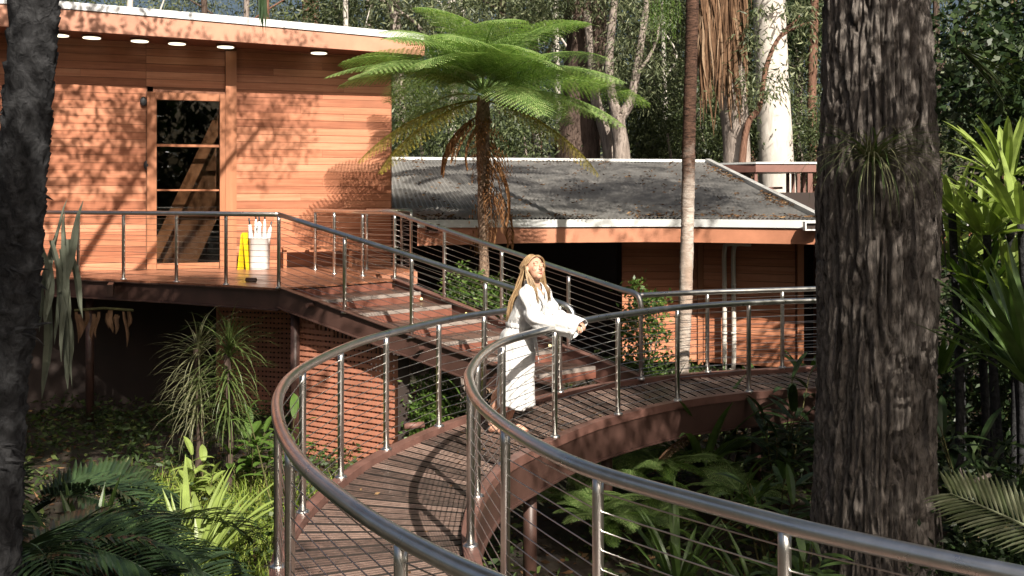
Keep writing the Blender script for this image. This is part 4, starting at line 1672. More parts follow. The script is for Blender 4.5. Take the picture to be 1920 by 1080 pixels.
# ---- specific trunks in view
def specific_trees():
    D = 30.0
    forest_tree('tall smooth white gum trunk right of the brown skirted trunk', [px(1462, 420, D), px(1455, 300, D), px(1448, 150, D), px(1442, 0, D), px(1440, -160, D)], [0.56, 0.50, 0.47, 0.45, 0.42], M['bark_white'],
                [(GUM[0], px(1470, -230, D), 1.2)], 22, 0.025)
    D = 27.8
    t = forest_tree('pale trunk hung with a long brown skirt of dead fronds', [px(1382, 420, D), px(1380, 250, D), px(1362, 100, D), px(1345, 0, D), px(1340, -150, D)], [0.36, 0.36, 0.42, 0.5, 0.45], M['bark_grey'], [], 16, 0.06, name='skirted_palm')
    n = 0
    for k in range(64):
        x = rnd.uniform(1308, 1392)
        y = rnd.uniform(-140, 60)
        L = rnd.uniform(1.6, 3.6) * (1 - 0.25 * abs(x - 1355) / 45)
        mb = MB()
        for j in range(7):
            p = px(x + rnd.uniform(-5, 5), y + rnd.uniform(-12, 12), D - 0.5 + rnd.uniform(-0.12, 0.1))
            mb.ribbon(p, (rnd.uniform(-0.05, 0.10), rnd.uniform(-0.12, 0.02), -1), L * rnd.uniform(0.6, 1.0), rnd.uniform(0.03, 0.07), 0.0, 6, 0.1, 'strap', side=(1, rnd.uniform(-.4, .4), 0), wave=0.035)
        mb.build('dead_frond', M['dead_frond'], t)
    D = 31.0
    forest_tree('massive dark brown rough trunk behind the tree fern crown', [px(1085, 420, D), px(1085, 300, D), px(1092, 180, D), px(1098, 60, D), px(1090, -60, D), px(1085, -200, D)], [0.78, 0.66, 0.56, 0.58, 0.62, 0.5], M['bark_brown'],
                [(GUM[1], px(1040, -60, D), 1.0), (GUM[2], px(1190, -120, D - 1), 0.9)], 24, 0.12,
                limbs=[([px(1095, 120, D), px(1118, 60, D), px(1124, -20, D - .3), px(1130, -140, D)], [0.2, 0.2, 0.17, 0.14])], flute=0.07)
    D = 29.0
    forest_tree('pale forked trunk splitting low above the grey roof', [px(1168, 420, D), px(1166, 300, D), px(1160, 240, D), px(1158, 215, D)], [0.25, 0.24, 0.22, 0.2], M['bark_grey'],
                [(GUM[2], px(1210, 60, D), 0.62)], 14, 0.06,
                limbs=[([px(1158, 222, D), px(1146, 170, D), px(1142, 110, D), px(1150, 20, D), px(1160, -80, D)], [0.17, 0.14, 0.13, 0.11, 0.08]),
                       ([px(1160, 225, D), px(1182, 190, D), px(1192, 140, D), px(1205, 60, D), px(1222, -60, D)], [0.16, 0.13, 0.12, 0.1, 0.08]),
                       ([px(1192, 140, D), px(1215, 110, D), px(1232, 70, D), px(1236, 30, D)], [0.06, 0.05, 0.04, 0.03])])
    forest_tree('slanting pale trunk left of the forked trunk', [px(1148, 420, 30), px(1143, 295, 30), px(1132, 240, 30), px(1118, 190, 30), px(1112, 140, 30), px(1100, 20, 30)], [0.2, 0.18, 0.17, 0.16, 0.13, 0.1], M['bark_grey'], [(GUM[1], px(1090, -20, 30), 0.5)], 12, 0.06)
    forest_tree('brown trunk rising above the left part of the white roof edge', [px(586, 420, 42), px(584, 100, 42), px(582, 0, 42), px(580, -160, 42)], [0.42, 0.36, 0.34, 0.3], M['bark_red'], [(GUM[0], px(620, -40, 42), 1.05)], 12, 0.08)
    forest_tree('twin pale stems standing low behind the grey roof near the tree fern', [px(1008, 420, 36), px(1007, 300, 36), px(1006, 235, 36), px(1003, 150, 36)], [0.14, 0.13, 0.12, 0.08], M['bark_white'], [(GUM[0], px(1000, 140, 36), 0.45)], 10, 0.05,
                limbs=[([px(1008, 270, 36), px(1018, 235, 36), px(1026, 180, 36)], [0.07, 0.05, 0.04])])
    forest_tree('slim reddish trunk left of the thick furrowed trunk', [px(1528, 430, 33), px(1524, 290, 33), px(1522, 180, 33), px(1526, 60, 33), px(1528, -60, 33)], [0.19, 0.17, 0.15, 0.14, 0.12], M['bark_red'], [(DARK[0], px(1510, 40, 35), 0.85)], 10, 0.07)
    # leafy bough that sweeps in front of the white gum
    D = 27.2
    t = forest_tree('curving leafy bough sweeping up across the white gum trunk', [px(1388, 420, D), px(1392, 300, D), px(1402, 232, D), px(1424, 200, D), px(1436, 130, D), px(1458, 75, D), px(1500, 30, D)], [0.1, 0.1, 0.085, 0.075, 0.065, 0.05, 0.03], M['bark_red'],
                    [], 10, 0.05, limbs=[([px(1449, 90, D), px(1462, 70, D), px(1500, 48, D), px(1530, 40, D)], [0.045, 0.04, 0.03, 0.02])], name='leafy_tree')
    C = [tuple(px(x, y, D + rnd.uniform(-0.6, 0.3)) - ORIGIN[t.name]) for x, y in ((1418, 60), (1410, 110), (1400, 150), (1415, 170), (1440, 150), (1465, 130), (1420, 20), (1390, 190), (1470, 150), (1452, 160), (1500, 25), (1525, 45), (1500, 60), (1480, 20), (1430, 175), (1405, 85), (1395, 60), (1535, 90), (1520, 20), (1490, 0))]
    v, q = clumps(C, 70, 0.26, (0.12, 0.26), (0.03, 0.055), 0.9)
    link('foliage', fast_mesh('foliage', v, q, M['gum_leaf']), t)


specific_trees()


def forest():
    shades = ['pale', 'grey', 'brown', 'slender', 'leaning']
    where = ['beyond the left end of the white roof edge', 'over the middle of the orange building roof', 'over the right end of the orange building', 'behind the tree fern on its left', 'behind the tree fern crown',
             'between the tree fern and the forked trunk', 'behind the slim palm trunk', 'between the skirted trunk and the white gum', 'right of the white gum', 'behind the thick furrowed trunk', 'far behind the bright strap leaves']
    seen = {}
    rows = [(60, 40, 0), (230, 37, 0), (400, 41, 1), (500, 36, 1), (690, 39, 2), (760, 34, 3), (850, 42, 3), (930, 35, 4), (1010, 43, 4), (1225, 36, 5), (1260, 44, 5), (1300, 34, 6), (1340, 40, 6), (1410, 37, 7), (1500, 39, 8), (1560, 35, 8), (1640, 40, 9), (1760, 34, 10), (1880, 38, 10), (560, 46, 1), (1150, 47, 5)]
    mats = [M['bark_grey'], M['bark_white'], M['bark_brown'], M['bark_red'], M['bark_grey']]
    for i, (x, D, w) in enumerate(rows):
        r = rnd.uniform(0.13, 0.26)
        k = i % 5
        lean = rnd.uniform(-30, 30)
        crowns = []
        for j in range(2):
            me = GUM[(i + j) % 3] if i % 4 else MID[j]
            crowns.append((me, px(x + rnd.uniform(-70, 70), rnd.choice([-90, 0, 60, 130, 200]) + rnd.uniform(-25, 25), D + rnd.uniform(-1.5, 1.5)), rnd.uniform(0.7, 1.1)))
        lab = '%s forest tree among dark leaves %s' % (shades[k], where[w])
        if lab in seen:
            lab = lab.replace('forest tree among dark leaves', 'forest tree, the farther,')
        seen[lab] = 1
        forest_tree(lab, [px(x, 440, D), px(x + lean * .3, 250, D), px(x + lean * .6, 100, D), px(x + lean, -80, D), px(x + lean * 1.2, -200, D)], [r, r * 0.9, r * 0.8, r * 0.65, r * 0.5], mats[k], crowns, 10, 0.07,
                    limbs=[([px(x + lean * .5, 140, D), px(x + lean * .5 + rnd.choice([-45, 45]), 60, D), px(x + lean * .5 + rnd.choice([-80, 80]), -30, D)], [r * .4, r * .3, r * .15])])
    for i, (x, D, r, ln, lab) in enumerate(((455, 38, .13, 8, 'thin pale stem rising over the orange roof left of the brown trunk'), (655, 33, .10, -8, 'thin pale stem just past the right end of the orange roof'), (720, 45, .16, 12, 'pale straight stem above the left fern fronds'),
                                            (880, 38, .13, -14, 'pale leaning stem behind the top of the fern crown'), (960, 46, .18, 6, 'pale tall stem right of the fern crown top'), (1050, 40, .15, -10, 'pale stem left of the massive brown trunk'), (1215, 42, .16, 14, 'pale stem between the forked trunk and the slim palm'),
                                            (1250, 33, .09, -8, 'thin grey stem close left of the slim palm'), (1315, 45, .15, 5, 'pale stem in the gap right of the slim palm'), (1405, 44, .14, -6, 'thin pale stem between the skirted trunk and the white gum'), (1495, 46, .17, 8, 'pale stem just right of the white gum'))):
        forest_tree(lab, [px(x, 440, D), px(x + ln * .2, 260, D), px(x + ln * .7, 110, D), px(x + ln, -60, D), px(x + ln * 1.3, -220, D)], [r, r * .9, r * .85, r * .75, r * .6], M['bark_white'] if i % 2 else M['bark_grey'],
                    [(GUM[i % 3], px(x + ln + rnd.uniform(-30, 30), -60 + rnd.uniform(-60, 60), D), 0.6)], 8, 0.06,
                    limbs=[([px(x + ln * .6, 150, D), px(x + ln * .6 + rnd.choice([-22, 22]), 95, D), px(x + ln * .6 + rnd.choice([-45, 45]), 10, D)], [r * .4, r * .3, r * .12])])
    # dense understorey just behind the roofs
    spots = [('bushy dark green shrub behind the left roof', 180, 31), ('bushy dark green shrub behind the middle of the left roof', 430, 31), ('rounded dark shrub at the right end of the orange building', 700, 30), ('dark shrub behind the grey roof left of the tree fern trunk', 790, 29.5), ('dark shrub behind the grey roof right beside the tree fern trunk', 900, 30), ('dark shrub behind the grey roof under the fern fronds', 985, 31),
             ('dark shrub behind the forked trunk', 1195, 32), ('dark shrub left of the slim palm trunk behind the roof', 1255, 31), ('dark shrub between the skirted trunk and the slim palm', 1320, 31.5), ('dark shrub behind the white gum', 1425, 33), ('dark shrub above the entry frame', 1500, 31.5), ('dark shrub behind the thick trunk', 1600, 30), ('dark shrub deep behind the bright strap leaves', 1740, 28)]
    for lab, x, D in spots:
        t = thing('shrub', px(x, 400, D), lab, 'shrub', 'shrubs behind the roofs')
        add_trunk(t, 'stem', [px(x, 420, D), px(x + 6, 330, D), px(x - 4, 250, D)], [0.07, 0.06, 0.04], M['bark_grey'], 7)
        place_crown(t, MID[rnd.randrange(2)], px(x, rnd.uniform(235, 290), D), (rnd.uniform(0.6, 0.85), 0.6, rnd.uniform(0.6, 0.95)), 'foliage')
    # far wood that reads as one mass
    n = 520
    cx = nrg.uniform(-34, 24, n)
    cy = nrg.uniform(54, 72, n)
    cz = -0.5 + 11.0 * nrg.uniform(0, 1, n) ** 1.6
    C = np.stack([cx, cy, cz], 1)
    v, q = clumps(C, 34, 0.7, (0.35, 0.75), (0.10, 0.20), 0.6)
    o = link('far_wood', fast_mesh('far_wood', v, q, M['gum_leaf']))
    tag(o, 'distant leafy wood filling the gaps between the trunks', 'wood', None, 'stuff')


forest()


def surrounding_wood():
    n = 620
    ang = nrg.uniform(-math.pi, 0.0, n)
    rad = nrg.uniform(22, 32, n)
    C = np.stack([np.cos(ang) * rad, 6 + np.sin(ang) * rad, nrg.uniform(-0.5, 11.0, n)], 1)
    v, q = clumps(C, 34, 0.9, (0.5, 1.0), (0.2, 0.4), 0.5)
    o = link('surrounding_wood', fast_mesh('surrounding_wood', v, q, M['dark_leaf']))
    tag(o, 'leafy wood all round behind the viewpoint', 'wood', None, 'stuff')


surrounding_wood()

# ---- weeping vines left of the slim palm
def weeping():
    D = 26.0
    t = thing('weeping_vine', px(1235, 10, D), 'pale weeping vine strands hanging left of the slim palm trunk top', 'vine')
    mb = MB()
    mb.tube([px(1215, -30, D), px(1240, -25, D), px(1275, -34, D)], 0.03, 6)
    mb.build('stem', M['stem'], t)
    P = []
    for k in range(34):
        x, y0, y1 = rnd.uniform(1216, 1276), rnd.uniform(-30, 10), rnd.uniform(30, 110)
        dx = rnd.uniform(-4, 4)
        for j in range(46):
            f = j / 45
            P.append(tuple(px(x + dx * f, y0 + (y1 - y0) * f, D + rnd.uniform(-0.05, 0.05)) - ORIGIN[t.name]))
    P = np.array(P)
    v, q = leaf_quads(P, unit(nrg.normal(size=P.shape) * 0.5 + np.array([0, 0, -1])), nrg.uniform(0.05, 0.12, len(P)), 0.016)
    link('foliage', fast_mesh('foliage', v, q, M['shrub_leaf']), t)


weeping()

# ---- fern and palm fronds (local: along +X, Z up)
def fern_frond(L, el0, el1, npin, lp, npl, mat, sag=0.5, name='frond', ragged=0.0):
    mb = MB()
    pw_ = (L / npin) / 0.094
    st = []
    p = Vector((0, 0, 0))
    N = 40
    for i in range(N + 1):
        t = i / N
        a = el0 + (el1 - el0) * t ** 0.9
        st.append((p.copy(), a))
        p = p + Vector((math.cos(a), 0, math.sin(a))) * (L / N)
    path = [s[0] for s in st]
    mb.tube(path, [0.019 * (1 - 0.85 * i / N) for i in range(N + 1)], 5)
    for k in range(npin):
        t = 0.14 + 0.86 * (k + 0.5) / npin
        i = min(N - 1, int(t * N))
        q = path[i].lerp(path[i + 1], t * N - i)
        a = st[i][1]
        fw = Vector((math.cos(a), 0, math.sin(a)))
        w = lp * max(0.06, math.sin(math.pi * (0.12 + 0.86 * t))) ** 0.75
        for sg in (-1, 1):
            if rnd.random() < ragged:
                continue
            ax = (Vector((0, sg, 0)) + fw * 0.42 + Vector((0, 0, 0.10))).normalized()
            ww = w * rnd.uniform(0.9, 1.05)
            n = max(4, int(npl * ww / lp))
            for j in range(n):
                f = (j + 0.5) / n
                c = q + ax * (ww * f) + Vector((0, 0, -sag * ww * f * f * 0.55))
                pl = 0.052 * pw_ * (1 - f) ** 0.5 + 0.008
                pw = ww / n * 0.8
                tan = (ax + Vector((0, 0, -sag * f * 1.1))).normalized()
                for s2 in (-1, 1):
                    o = (fw * s2 + tan * 0.35 + Vector((0, 0, -0.18))).normalized()
                    b0 = c - tan * pw * 0.5
                    b1 = c + tan * pw * 0.5
                    tip = c + o * pl
                    mb.add([b0, b1, tip + tan * pw * 0.25, tip - tan * pw * 0.1], [(0, 1, 2, 3)])
    me = bpy.data.meshes.new(name)
    me.from_pydata(mb.v, [], mb.f)
    me.materials.append(mat)
    me.update()
    return me


def palm_frond(L, el0, el1, nl, ll, lw, mat, vee=0.5, droop=0.7, stalk=0.25, segs=3, name='frond', curl=0.0):
    mb = MB()
    p = Vector((0, 0, 0))
    N = 24
    path, an = [], []
    for i in range(N + 1):
        t = i / N
        a = el0 + (el1 - el0) * t
        path.append(p.copy())
        an.append(a)
        p = p + Vector((math.cos(a), curl * t, math.sin(a))) * (L / N)
    mb.tube(path, [0.016 * (1 - 0.85 * i / N) for i in range(N + 1)], 5)
    for k in range(nl):
        t = stalk + (1 - stalk) * (k + 0.5) / nl
        i = min(N - 1, int(t * N))
        q = path[i].lerp(path[i + 1], t * N - i)
        a = an[i]
        fw = Vector((math.cos(a), 0, math.sin(a)))
        up = Vector((-math.sin(a), 0, math.cos(a)))
        w = ll * (0.45 + 0.55 * math.sin(math.pi * min(1, 0.15 + 0.8 * (k / nl)))) * rnd.uniform(0.9, 1.08)
        for sg in (-1, 1):
            d = (Vector((0, sg, 0)) + fw * (0.55 + 0.5 * t) + up * vee * rnd.uniform(0.7, 1.2)).normalized()
            mb.ribbon(q, d, w, lw, droop * rnd.uniform(0.7, 1.3), segs, 0.2, 'lance')
    me = bpy.data.meshes.new(name)
    me.from_pydata(mb.v, [], mb.f)
    me.materials.append(mat)
    me.update()
    return me


def put(t, me, p, yaw, pitch=0.0, roll=0.0, s=1.0, name='frond'):
    o = bpy.data.objects.new(name, me)
    col.objects.link(o)
    o.parent = t
    o.location = Vector(p) - ORIGIN[t.name]
    o.rotation_euler = (Matrix.Rotation(yaw, 3, 'Z') @ Matrix.Rotation(-pitch, 3, 'Y') @ Matrix.Rotation(roll, 3, 'X')).to_euler()
    o.scale = (s, s, s)
    return o


def tree_fern():
    X, Y = -0.48, 17.4
    rnd.seed(21)
    t = thing('tree_fern', (X + 0.07, Y, -1.3), 'tall tree fern with broad bright green crown and brown dead fronds down its trunk', 'tree fern')
    add_trunk(t, 'trunk', [(X + 0.08, Y, -1.6), (X + 0.06, Y, -0.5), (X + 0.03, Y, 0.6), (X, Y, 1.6), (X, Y, 2.6), (X, Y, 3.5), (X, Y, 3.98)], [0.12, 0.085, 0.078, 0.082, 0.10, 0.12, 0.10], M['bark_fern'], 16, 0.14, per=8, vscale=6)
    c = Vector((X, Y, 4.02))
    G = 0.95
    up = [fern_frond(2.75, R(62), R(-20), 27, 0.74, 22, M['fern'], 0.42) for _ in range(2)]
    mid = [fern_frond(3.0, R(36), R(-24), 29, 0.76, 22, M['fern'], 0.45) for _ in range(3)]
    low = [fern_frond(2.75, R(16), R(-34), 26, 0.66, 20, M['fern'], 0.55) for _ in range(2)]
    yel = [fern_frond(2.6, R(-8), R(-50), 25, 0.58, 18, M['fern_yellow'], 0.7, ragged=0.04)]
    dead = [palm_frond(1.75, R(-38), R(-106), 15, 0.36, 0.055, M['fern_dead'], -0.25, 1.9, 0.15, 5, 'dead_frond') for _ in range(2)] + [fern_frond(1.8, R(-46), R(-104), 11, 0.34, 6, M['fern_dead'], 2.0, 'dead_frond', 0.3) for _ in range(2)]
    for k in range(8):
        put(t, up[k % 2], c + Vector((0, 0, 0.05)), k * 0.785 + 0.35 + rnd.uniform(-.15, .15), rnd.uniform(-0.06, 0.24), rnd.uniform(-.3, .3), G * rnd.uniform(0.75, 1.0))
    for k in range(11):
        put(t, mid[k % 3], c, k * 0.571 + rnd.uniform(-.12, .12), rnd.uniform(-0.16, 0.10), rnd.uniform(-.3, .3), G * rnd.uniform(0.82, 1.04))
    for yaw, pt in ((R(-75), 0.06), (R(-108), -0.05), (R(-140), 0.05), (R(-40), 0.02), (R(-165), -0.02), (R(-122), 0.16)):
        put(t, mid[rnd.randrange(3)], c, yaw + rnd.uniform(-.1, .1), pt, rnd.uniform(-.25, .25), rnd.uniform(0.85, 1.0))
    for k in range(5):
        put(t, low[k % 2], c - Vector((0, 0, 0.05)), (R(-62), R(5), R(60), R(120), R(-25))[k] + rnd.uniform(-.2, .2), rnd.uniform(-0.08, 0.05), rnd.uniform(-.2, .2), rnd.uniform(0.85, 1.0))
    for yaw, p in ((R(202), 0.05), (R(214), -0.05), (R(342), -0.06)):
        put(t, yel[0], c - Vector((0, 0, 0.1)), yaw, p, rnd.uniform(-.1, .1), rnd.uniform(0.9, 1.0))
    for k in range(15):
        z = rnd.uniform(2.5, 3.65) if k > 3 else 3.7
        a = rnd.uniform(0, 6.28) if k > 6 else R(200) + k * 0.42
        put(t, dead[k % 4], Vector((X, Y, z)), a, rnd.uniform(-0.25, 0.05) + (0.25 if k < 4 else 0), rnd.uniform(-.4, .4), rnd.uniform(0.45, 0.78), 'dead_frond')


tree_fern()

# ---- thick furrowed trunk on the right
def thick_trunk():
    bx, by = 3.35, 9.58
    t = thing('old_tree', (bx, by, -1.4), 'huge old tree with deeply furrowed grey brown bark in front of the walkway', 'tree')
    nseg, nz = 300, 420
    vs, fs = [], []
    for j in range(nz + 1):
        z = -1.7 + 11.7 * j / nz
        r = 0.485 + 0.085 * math.exp(-(z + 1.2) / 0.6) + 0.045 * math.exp(-((z - 2.2) / 0.9) ** 2) - 0.02 * max(0, z - 2.6)
        cx = bx + 0.03 * math.sin(z * 0.8)
        for i in range(nseg):
            a = 2 * math.pi * i / nseg
            ca, sa = math.cos(a), math.sin(a)
            wob = 0.10 * noise.noise(Vector((ca * 1.1, sa * 1.1, z * 0.25)))
            # furrows: warped ridges that wander and join
            wz = z * 1.0 + 0.9 * noise.noise(Vector((ca * 3, sa * 3, z * 1.4)))
            f1 = abs(noise.noise(Vector((ca * 7.0, sa * 7.0, wz))))
            f2 = abs(noise.noise(Vector((ca * 13 + 5, sa * 13, wz * 2.2))))
            f3 = noise.noise(Vector((ca * 22, sa * 22, z * 13)))
            d = 0.062 * min(1, f1 * 4.5) + 0.042 * min(1, f2 * 3.4) + 0.020 * f3 + 0.010 * noise.noise(Vector((ca * 45, sa * 45, z * 24)))
            rr = r * (1 + wob) + d - 0.07
            vs.append((cx + ca * rr, by + sa * rr, z))
    for j in range(nz):
        for i in range(nseg):
            a = j * nseg + i
            b = j * nseg + (i + 1) % nseg
            fs.append((a, b, b + nseg, a + nseg))
    mb = MB()
    mb.add(vs, fs)
    mb.build('trunk', M['bark_big'], t, True)
    # loose bark strips
    for k in range(16):
        a = rnd.uniform(R(185), R(355))
        z = rnd.uniform(-0.6, 3.6)
        rr = 0.53
        p = Vector((bx + math.cos(a) * rr, by + math.sin(a) * rr, z))
        mb = MB()
        mb.ribbon(p, (math.cos(a) * 0.10, math.sin(a) * 0.10, -1), rnd.uniform(0.3, 0.9), rnd.uniform(0.03, 0.07), 0.0, 5, 0.3, 'strap', side=(-math.sin(a), math.cos(a), 0), wave=0.01)
        mb.build('bark_strip', M['bark_big'], t)
    for me, p, s in ((GUM[0], (6.4, 12.2, 11.8), 0.9), (DARK[1], (7.0, 10.4, 12.2), 0.7)):
        place_crown(t, me, p, s)
    # spidery plant growing on the trunk
    e = thing('epiphyte', (3.10, 9.03, 2.62), 'spidery dark plant with thin drooping leaves clinging to the thick trunk', 'plant')
    c = Vector((3.12, 8.98, 2.62))
    for k in range(120):
        a = rnd.uniform(R(165), R(375))
        el = rnd.uniform(-0.1, 0.9)
        d = Vector((math.cos(a) * math.cos(el), math.sin(a) * math.cos(el) - 0.2, math.sin(el)))
        mb = MB()
        mb.ribbon(c + Vector((rnd.uniform(-.05, .05), 0, rnd.uniform(-.05, .05))), d, rnd.uniform(0.5, 0.98), rnd.uniform(0.013, 0.024), rnd.uniform(1.3, 2.3), 8, 0.2, 'taper')
        mb.build('leaf', M['spiky_pale'] if k % 3 else M['strap_leaf'], e)


thick_trunk()


def slim_palm():
    D = 15.0
    t = thing('slim_palm', px(1268, 850, D), 'slim ringed palm trunk rising behind the right arm of the walkway', 'palm')
    pts = [px(1266, 870, D), px(1272, 780, D), px(1284, 600, D), px(1289, 420, D), px(1292, 250, D), px(1297, 60, D), px(1300, -120, D), px(1302, -400, D), px(1304, -760, D)]
    pts[0].z = ground_z(pts[0].x, D) - 0.2
    p = smooth_path(pts, 40)
    # ring scars
    rad = []
    for i, q in enumerate(p):
        rad.append(0.098 - 0.012 * i / len(p) + (0.006 if (i % 6) == 0 else 0) + 0.03 * math.exp(-max(0, q.z + 1.2) / 0.3))
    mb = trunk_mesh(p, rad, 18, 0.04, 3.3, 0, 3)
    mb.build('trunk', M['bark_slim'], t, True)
    fr = palm_frond(2.2, R(50), R(-50), 40, 0.6, 0.04, M['palm_leaf'], 0.2, 0.8)
    for k in range(9):
        put(t, fr, p[-1], k * 0.7, rnd.uniform(-.2, .2))


slim_palm()

STRAPS = {}


def strap_plant(name, label, cat, c, n, L, W, el, droop, mat, prof='strap', az=None, fold=0.18, group=None, spread=0.05, segs=7, part='leaf'):
    """plant of separate long leaves rising from one foot"""
    c = Vector(c)
    t = thing(name, c, label, cat, group)
    for k in range(n):
        a = rnd.uniform(*az) if az else k * 2.4 + rnd.uniform(-.3, .3)
        e = rnd.uniform(*el)
        d = Vector((math.cos(a) * math.cos(e), math.sin(a) * math.cos(e), math.sin(e)))
        mb = MB()
        mb.ribbon(c + Vector((math.cos(a), math.sin(a), 0)) * rnd.uniform(0, spread), d, rnd.uniform(*L), rnd.uniform(*W), rnd.uniform(*droop), segs, fold, prof)
        mb.build(part, mat, t)
    return t


def broad_plant(name, label, cat, c, stems, H, Ll, W, mat, lean=0.25, per=7, group=None, droop=(0.5, 1.1)):
    """leafy stems with broad pointed leaves"""
    c = Vector(c)
    t = thing(name, c, label, cat, group)
    for s in range(stems):
        a = rnd.uniform(0, 6.28)
        h = rnd.uniform(*H)
        b = c + Vector((math.cos(a), math.sin(a), 0)) * rnd.uniform(0, 0.18)
        top = b + Vector((math.cos(a) * lean * h, math.sin(a) * lean * h, h))
        path = catmull([b, b.lerp(top, 0.5) + Vector((0, 0, 0.05 * h)), top], 5)
        mb = MB()
        mb.tube(path, [0.011 * (1 - 0.6 * i / (len(path) - 1)) for i in range(len(path))], 6)
        st = mb.build('stem', M['stem'], t)
        for k in range(per):
            f = 0.3 + 0.7 * k / (per - 1)
            i = min(len(path) - 2, int(f * (len(path) - 1)))
            q = path[i].lerp(path[i + 1], f * (len(path) - 1) - i)
            la = a + k * 2.6 + rnd.uniform(-.4, .4)
            e = rnd.uniform(0.05, 0.75) if k < per - 1 else 1.1
            d = Vector((math.cos(la) * math.cos(e), math.sin(la) * math.cos(e), math.sin(e)))
            mb = MB()
            mb.ribbon(q, d, rnd.uniform(*Ll), rnd.uniform(*W), rnd.uniform(*droop), 6, 0.14, 'lance')
            mb.build('leaf', mat, t)
    return t


def small_shrub(label, c, r, ncl, per, Lr, Wr, mat, z0, name='shrub', group=None):
    c = Vector(c)
    t = thing(name, (c.x, c.y, z0), label, 'shrub', group)
    for k in range(5):
        tip = c + Vector((rnd.uniform(-r[0], r[0]) * .7, rnd.uniform(-r[1], r[1]) * .7, rnd.uniform(-.2, .8) * r[2]))
        add_trunk(t, 'stem', [(c.x + rnd.uniform(-.05, .05), c.y, z0), (c.x * .6 + tip.x * .4 + rnd.uniform(-.05, .05), c.y, z0 + (tip.z - z0) * 0.55), tip], [0.016, 0.012, 0.006], M['bark_grey'], 6, per=4)
    C = in_ellipsoid(ncl, r, 0.25) + np.array([0, 0, c.z - z0])
    v, q = clumps(C, per, 0.075, Lr, Wr, 0.2)
    link('foliage', fast_mesh('foliage', v, q, mat), t)
    return t


def gz(p):
    return Vector((p[0], p[1], ground_z(p[0], p[1])))


